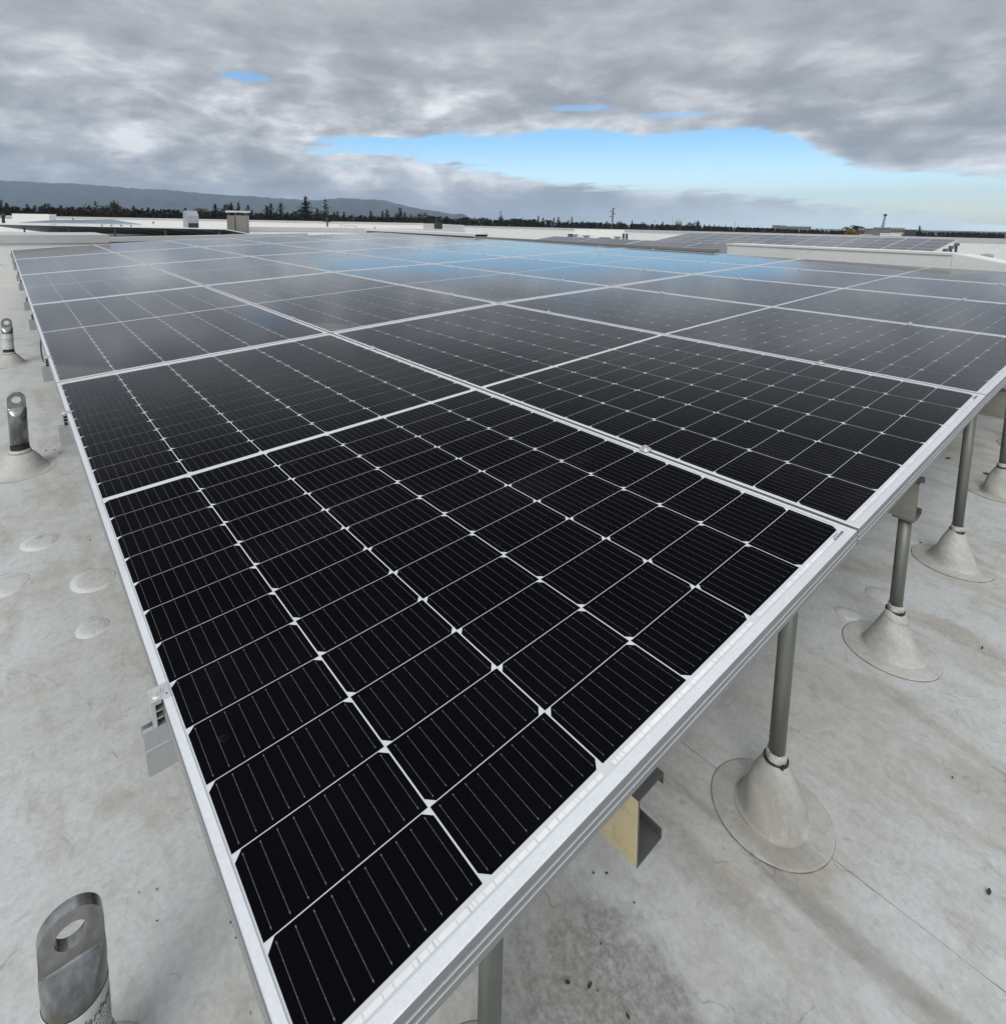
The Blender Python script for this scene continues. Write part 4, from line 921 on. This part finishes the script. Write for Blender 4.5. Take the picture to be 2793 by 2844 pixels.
# ------------------------------------------------------------------ trees
def leaf_tri(mb, c, s, q, mi=0):
    a = Vector((q.gauss(0, 1), q.gauss(0, 1), q.gauss(0, 0.8))).normalized() * s; b = a.orthogonal().normalized() * s * q.uniform(0.5, 1.0)
    b = (Matrix.Rotation(q.uniform(0, 6.28), 3, a) @ b)
    mb.face([c + a, c - a * 0.5 + b, c - a * 0.5 - b], mi)
def conifer_mesh(seed, width=0.24, sparse=1.0, low=0.06, n_whorl=34):
    """unit height tree: crown mesh and trunk mesh"""
    q = random.Random(seed); mb = MB()
    for wv in range(n_whorl):
        f = wv / n_whorl; h = low + (1 - low) * f
        L = width * (1 - f) ** 0.62 * q.uniform(0.65, 1.15) + 0.012
        for br_ in range(q.randint(5, 8)):
            if q.random() > sparse: continue
            a = q.uniform(0, 6.28); l = L * q.uniform(0.55, 1.15); dr = q.uniform(-0.03, 0.05)
            m_ = max(3, int(l * 55))
            for t in range(m_):
                g = (t + q.random()) / m_
                c = Vector((math.cos(a) * l * g + q.gauss(0, 0.010), math.sin(a) * l * g + q.gauss(0, 0.010), h + dr * g - 0.25 * l * g * g + q.gauss(0, 0.010)))
                leaf_tri(mb, c, q.uniform(0.014, 0.026) * (1.15 - 0.4 * g), q)
    for t in range(14): leaf_tri(mb, Vector((q.gauss(0, 0.004), q.gauss(0, 0.004), 0.94 + 0.06 * t / 14)), 0.012, q)
    tr = MB(); tr.loft([[(r * math.cos(t * math.pi / 3), r * math.sin(t * math.pi / 3), h) for t in range(6)] for r, h in ((0.020, -0.05), (0.013, 0.4), (0.003, 0.97))])
    return mb, tr
def broad_mesh(seed, w=0.36, clumps=22, low=0.3, n=1000):
    q = random.Random(seed); mb = MB(); tr = MB(); cs = []
    for _ in range(clumps):
        a = q.uniform(0, 6.28); r = w * math.sqrt(q.random()); h = low + (1 - low) * q.random() ** 0.8
        r *= max(0.25, math.sin(math.pi * min(0.95, (h - low * 0.6) / (1.05 - low * 0.6))))
        cs.append((Vector((math.cos(a) * r, math.sin(a) * r, h * 0.93)), q.uniform(0.07, 0.14)))
    for _ in range(n):
        c, r = q.choice(cs); dv = Vector((q.gauss(0, 1), q.gauss(0, 1), q.gauss(0, 0.8))).normalized() * r * q.random() ** 0.4
        leaf_tri(mb, c + dv, q.uniform(0.016, 0.03), q)
    tr.loft([[(r * math.cos(t * math.pi / 3), r * math.sin(t * math.pi / 3), h) for t in range(6)] for r, h in ((0.026, -0.05), (0.018, 0.35), (0.006, 0.75))])
    for c, r in cs[:8]: tr.tube((0, 0, low * 0.8), c, 0.009, 0.003, 5)
    return mb, tr
def palm_mesh(seed):
    q = random.Random(seed); mb = MB(); tr = MB()
    for f in range(26):
        a = q.uniform(0, 6.28); el_ = q.uniform(-0.7, 1.2); l = q.uniform(0.12, 0.17)
        for t in range(7):
            g = t / 6; x = l * g * math.cos(el_); z = l * g * math.sin(el_) - 0.10 * g * g
            for sgn in (-1, 1):
                c = Vector((math.cos(a) * x - sgn * math.sin(a) * 0.012, math.sin(a) * x + sgn * math.cos(a) * 0.012, 0.88 + z)); leaf_tri(mb, c, 0.022, q)
    tr.loft([[(r * math.cos(t * math.pi / 3), r * math.sin(t * math.pi / 3), h) for t in range(6)] for r, h in ((0.016, -0.05), (0.011, 0.5), (0.013, 0.88))])
    return mb, tr
VAR = {}
def variants(kind, makers, mt):
    VAR[kind] = [(a.mesh(kind + '_crown', M[mt]), b.mesh(kind + '_trunk', M['bark'])) for a, b in makers]
variants('conifer', [conifer_mesh(s, w_, sp, lo) for s, w_, sp, lo in ((1, .27, 1, .05), (2, .33, .95, .04), (3, .24, 1, .06), (4, .36, .9, .05))], 'conifer')
variants('slim', [conifer_mesh(s, w_, sp, lo) for s, w_, sp, lo in ((11, .14, 1, .04), (12, .12, 1, .03))], 'conifer')
variants('pine', [conifer_mesh(21, .26, .45, .15, 26)], 'conifer')
variants('bigfir', [conifer_mesh(31, .46, .95, .02, 42)], 'conifer')
variants('broad', [broad_mesh(s, w_) for s, w_ in ((41, .42), (42, .34), (43, .5))], 'broad')
variants('russet', [broad_mesh(51, .55, 26, .15, 1300)], 'russet')
variants('palm', [palm_mesh(s) for s in (61, 62)], 'conifer')
tn = {'conifer': 'conifer_tree', 'slim': 'cypress_tree', 'pine': 'pine_tree', 'bigfir': 'fir_tree', 'broad': 'broadleaf_tree', 'russet': 'autumn_tree', 'palm': 'palm_tree'}
counts = {}
def tree(kind, px, top, D, lab=None, wide=1.0, group='trees beyond the roofs', cat='tree'):
    p = at(px, top, D); h = p.z - GZ; q = random.Random(int(px * 13 + top))
    cr, tr = q.choice(VAR[kind])
    root = empty(tn[kind], loc=(p.x, p.y, GZ)); root.rotation_euler = (0, 0, q.uniform(0, 6.28)); root.scale = (h * wide, h * wide, h)
    link('crown', cr, root); link('trunk', tr, root)
    tag(root, lab, cat, group)
side = lambda px: 'left' if px < 700 else 'middle' if px < 1700 else 'right'
T = [('slim', 2, 556, 240), ('conifer', 17, 562, 240), ('broad', 30, 571, 230), ('conifer', 75, 567, 230), ('conifer', 96, 569, 250), ('broad', 131, 566, 230), ('conifer', 114, 571, 250), ('broad', 145, 569, 240), ('conifer', 169, 568, 240), ('broad', 196, 574, 240), ('conifer', 199, 572, 250), ('broad', 241, 569, 230), ('pine', 265, 558, 240), ('conifer', 283, 570, 240), ('broad', 300, 570, 240), ('broad', 318, 557, 230), ('conifer', 322, 566, 240), ('conifer', 345, 576, 240), ('conifer', 371, 571, 250), ('slim', 395, 577, 250), ('conifer', 411, 575, 260), ('conifer', 424, 579, 260), ('conifer', 455, 579, 260), ('slim', 470, 580, 260), ('conifer', 494, 583, 260), ('slim', 515, 577, 250), ('broad', 548, 578, 250), ('broad', 562, 577, 250), ('conifer', 597, 564, 250), ('broad', 631, 568, 240), ('conifer', 642, 563, 240), ('slim', 662, 563, 250), ('pine', 688, 568, 250), ('conifer', 700, 582, 260), ('conifer', 740, 570, 250), ('conifer', 751, 564, 250), ('slim', 766, 587, 260), ('conifer', 779, 563, 250), ('conifer', 798, 587, 260), ('pine', 817, 585, 260), ('broad', 832, 580, 250), ('bigfir', 848, 545, 240), ('broad', 868, 578, 250), ('conifer', 880, 576, 260), ('pine', 903, 552, 240), ('broad', 905, 590, 260), ('conifer', 928, 588, 280), ('conifer', 937, 586, 280), ('conifer', 955, 588, 300), ('broad', 975, 596, 300), ('conifer', 1030, 585, 300), ('broad', 1049, 594, 320), ('conifer', 1062, 585, 300), ('conifer', 1074, 581, 300), ('broad', 1094, 586, 300), ('conifer', 1111, 575, 300), ('conifer', 1124, 588, 310), ('broad', 1156, 587, 320), ('broad', 1176, 590, 330), ('palm', 1192, 596, 420), ('palm', 1219, 597, 420), ('palm', 1204, 596, 420), ('broad', 1240, 600, 400), ('broad', 1264, 601, 400), ('palm', 1292, 600, 480), ('palm', 1299, 600, 480), ('palm', 1286, 600, 480), ('palm', 1341, 600, 500), ('palm', 1331, 603, 500), ('broad', 1355, 605, 450), ('conifer', 1319, 603, 450), ('broad', 1389, 602, 420), ('conifer', 1392, 597, 430), ('palm', 1407, 606, 520), ('palm', 1424, 603, 500), ('palm', 1430, 604, 500), ('palm', 1437, 604, 500), ('palm', 1445, 603, 500), ('palm', 1451, 607, 520), ('palm', 1459, 606, 520), ('palm', 1472, 606, 540), ('palm', 1483, 605, 540), ('conifer', 1495, 599, 400), ('conifer', 1508, 603, 400), ('palm', 1519, 607, 520), ('palm', 1528, 608, 520), ('slim', 1538, 604, 420), ('conifer', 1551, 601, 400), ('conifer', 1578, 611, 430), ('pine', 1588, 601, 400), ('conifer', 1601, 615, 450), ('conifer', 1613, 613, 450), ('conifer', 1619, 613, 450), ('conifer', 1631, 614, 450), ('broad', 1652, 616, 450), ('broad', 1667, 617, 450), ('conifer', 1685, 613, 460), ('broad', 1720, 614, 440), ('broad', 1736, 619, 440), ('slim', 1755, 611, 450), ('broad', 1785, 616, 440), ('broad', 1815, 622, 430), ('conifer', 1840, 615, 430), ('conifer', 1850, 623, 430), ('conifer', 1868, 623, 450), ('broad', 1884, 620, 430), ('broad', 1915, 617, 420), ('broad', 1933, 614, 420), ('conifer', 1939, 611, 430), ('conifer', 1955, 622, 450), ('slim', 1970, 622, 460), ('slim', 1984, 623, 460), ('conifer', 1998, 625, 480), ('slim', 2014, 625, 480), ('conifer', 2030, 627, 500), ('slim', 2050, 627, 500), ('conifer', 2075, 628, 520), ('slim', 2105, 629, 520), ('conifer', 2145, 630, 520), ('conifer', 2268, 633, 540), ('slim', 2282, 634, 540), ('broad', 2310, 637, 520), ('palm', 2351, 627, 420), ('russet', 2369, 636, 200), ('palm', 2378, 621, 260), ('conifer', 2554, 626, 360), ('conifer', 2665, 643, 480), ('broad', 2580, 645, 470), ('conifer', 2682, 643, 480), ('broad', 2710, 650, 480), ('slim', 2745, 646, 480), ('conifer', 2760, 648, 480), ('broad', 2640, 648, 480)]
NEAREST = {}
for kind, px, top, D in T: NEAREST.setdefault(kind, []).append(px)
desc = {'conifer': 'dark pointed conifer', 'slim': 'slim dark cypress', 'pine': 'sparse scraggly pine', 'bigfir': 'broad tall fir, tallest on the skyline,', 'broad': 'rounded dark broadleaf tree', 'russet': 'orange brown autumn tree below the palm', 'palm': 'distant palm with tufted head'}
for kind, px, top, D in T:
    pos = 'about %d percent across the skyline' % round(px / 27.93)
    near_ = [x for x in NEAREST[kind] if abs(round(x / 27.93) - round(px / 27.93)) == 0]
    if kind == 'bigfir': lab = 'broad tall fir, the tallest tree on the skyline beyond the white parapet'
    elif kind == 'russet': lab = 'orange brown autumn tree at the foot of the big right palm'
    elif kind == 'palm' and px == 2378: lab = 'large shaggy palm rising behind the orange brown tree'
    else:
        order = sorted(near_).index(px)
        lab = '%s %s' % (desc[kind], pos) + ('' if len(near_) == 1 else ', left one of close neighbours' if order == 0 else ', right one of close neighbours' if order == len(near_) - 1 else ', middle one of close neighbours')
    wide = 1.9 if (kind == 'palm' and px == 2378) else 1.6 if kind == 'palm' else 1.0
    tree(kind, px, top, D, lab, wide)
# the rest of the tree belt reads as one mass
bq = random.Random(77); bm_ = MB()
for k_ in range(2100):
    px = bq.uniform(-250, 3050); f = (px + 250) / 3300
    D = 250 + 260 * max(0, min(1, (px - 500) / 1500)) + bq.uniform(-20, 90)
    hor = 599 + px * 0.01529
    lift = 27 - 21.0 * max(0, min(1, (px - 300) / 1500)) - 10.0 * max(0, min(1, (px - 1850) / 450))
    top = hor - (lift * bq.uniform(0.45, 1.05) if lift > 0 else lift * bq.uniform(0.9, 1.8)) + 2
    p = at(px, top, D); h = p.z - GZ; r = h * bq.uniform(0.22, 0.38)
    mi = bq.choice((0, 0, 1, 1, 2))
    for _ in range(56):
        dv = Vector((bq.gauss(0, 1), bq.gauss(0, 1), 0)).normalized() * r * math.sqrt(bq.random()); z = GZ + h * bq.random() ** 0.55
        dv *= max(0.15, 1 - ((z - GZ) / h) ** 2.5)
        leaf_tri(bm_, Vector((p.x + dv.x, p.y + dv.y, z)), bq.uniform(0.4, 1.05), bq, mi)
tag(bm_.build('tree_belt', [M['conifer'], M['brownwood'], M['broad']]), 'continuous dark belt of woodland beyond the white parapets', 'woodland', kind='stuff')

# ------------------------------------------------------------------ town on the right skyline
def building(px0, px1, top, D, lab, rows, colsn, depth=18, mt='bld', base=None):
    a = at(px0, top, D); b = at(px1, top, D); z1 = (a.z + b.z) / 2; root = empty('office_building', loc=((a.x + b.x) / 2, (a.y + b.y) / 2, GZ)); hw = (b - a).length / 2
    root.rotation_euler = (0, 0, math.atan2(b.y - a.y, b.x - a.x)); H = z1 - GZ
    mb = MB(); mb.box((-hw, 0, 0), (hw, depth, H)); mb.build('wall', M[mt], root)
    mb = MB(); mb.box((-hw - 0.3, -0.3, H), (hw + 0.3, depth + 0.3, H + 0.5)); mb.build('roof', M['coping'], root)
    for r in range(rows):
        for c in range(colsn):
            x0 = -hw + 2 * hw * (c + 0.18) / colsn; x1 = -hw + 2 * hw * (c + 0.82) / colsn; z0 = H - 3.4 * (r + 1) + 0.8
            mb = MB(); mb.box((x0, -0.12, z0), (x1, -0.01, z0 + 1.7)); mb.build('window', M['blddark'], root)
    tag(root, lab, 'building')
building(2186, 2252, 629, 700, 'pale flat office block low on the skyline, left of the orange tree', 3, 8)
building(2166, 2182, 626, 720, 'small pale tower stub left of the flat office block', 2, 2)
building(2474, 2512, 633.5, 420, 'pale and dark glazed building right of the crane', 3, 5)
building(2515, 2545, 638, 440, 'grey low block right of the glazed building', 3, 5, mt='blddark')
building(2574, 2662, 641, 560, 'long pale three storey building right of the lone conifer', 3, 12)
building(2710, 2800, 644, 560, 'long pale building at the right end of the skyline', 2, 12)
building(2440, 2470, 636, 480, 'low pale building at the foot of the crane', 3, 4)
# lattice crane boom
p0 = at(2447, 644, 520); p1 = at(2458, 597, 520); root = empty('crane', loc=p0); dv = p1 - p0; side_ = Vector((RR.x, RR.y, 0)).normalized() * 0.85; fw = Vector((RF.x, RF.y, 0)).normalized() * 0.85
mb = MB(); cs = [side_ + fw, side_ - fw, -side_ - fw, -side_ + fw]
for c in cs: mb.tube(c, dv + c * 0.5, 0.16, n=5)
for t in range(14):
    a = t / 14; b_ = (t + 1) / 14
    for i_ in range(4):
        c, e = cs[i_], cs[(i_ + 1) % 4]; mb.tube(dv * a + c * (1 - 0.5 * a), dv * b_ + e * (1 - 0.5 * b_), 0.14, n=4)
mb.build('boom', M['beam'], root)
mb = MB(); mb.box((-1.0, -1.0, -0.8), (1.0, 1.0, 1.0)); mb.build('head_block', M['hvacdark'], root, dv)
mb = MB(); mb.box((-2, -2, GZ - p0.z), (2, 2, 0)); mb.build('base', M['hvacdark'], root)
tag(root, 'tall leaning lattice crane boom on the right skyline', 'crane')
def pole(px, top, D, r, lab, arms=0, mt='hvacdark', lean=0.0):
    p = at(px, top, D); h = p.z - GZ; root = empty('utility_pole', loc=(p.x, p.y, GZ)); root.rotation_euler = (0, 0, yaw_to_cam(p))
    mb = MB(); mb.tube((0, 0, 0), (lean, 0, h), r * 1.3, r, 10); mb.build('mast', M[mt], root)
    for k_ in range(arms):
        mb = MB(); z = h * (0.985 - 0.05 * k_); w_ = r * (3.2 if k_ else 2.4); mb.box((-w_ * (1.9 if k_ % 2 else 0.5), -r * 0.5, z - r * 0.6), (w_ * (0.5 if k_ % 2 else 1.6), r * 0.5, z + r * 0.5)); mb.build('arm', M[mt], root)
    tag(root, lab, 'pole')
pole(1702, 577, 170, 0.17, 'tall dark utility pole with short arms rising behind the right parapet', 4)
pole(1390, 586, 420, 0.22, 'thin antenna mast above a dark tree in the middle skyline', 2)
pole(1876, 598, 520, 0.25, 'thin leaning mast beside the small water tower', 0, 'hvac', -3.0)
pole(2041, 614, 600, 0.35, 'faint thin mast left of the pale office block', 1, 'hvac')
pole(1817, 610, 620, 0.30, 'faint lattice pylon right of the utility pole', 3, 'hvac')
pole(2470, 628, 480, 0.25, 'thin short mast beside the crane', 0, 'hvac')
pole(2418, 632, 500, 0.2, 'thin short mast between the palm and the crane', 0, 'hvac')
p = at(1885, 609, 500); root = empty('water_tower', loc=(p.x, p.y, GZ)); h = p.z - GZ
mb = MB(); mb.lathe([(2.6, h - 5.5), (2.8, h - 2.0), (2.0, h - 0.6), (0.3, h)], 16); mb.build('tank', M['hvac'], root)
for k_ in range(4):
    mb = MB(); a = k_ * math.pi / 2; mb.tube((2.6 * math.cos(a), 2.6 * math.sin(a), 0), (2.0 * math.cos(a), 2.0 * math.sin(a), h - 5.4), 0.25, n=6); mb.build('leg', M['hvac'], root)
tag(root, 'small grey water tower on the skyline right of the utility pole', 'water tower')

# ------------------------------------------------------------------ the air
hz = MB(); hz.box((-15500, -15500, GZ - 1.5), (15500, 15500, 820))
ma = bpy.data.materials.new('haze'); ma.use_nodes = True; t = NT(ma.node_tree); ma.node_tree.nodes.clear()
vol = t.n('ShaderNodeVolumePrincipled'); vol.inputs['Color'].default_value = (0.58, 0.75, 1.0, 1); vol.inputs['Density'].default_value = 8.0e-5
t.L.new(vol.outputs[0], t.n('ShaderNodeOutputMaterial').inputs['Volume'])
tag(hz.build('haze', ma), 'thin pale air between the roofs and the far hills', 'haze', kind='stuff')
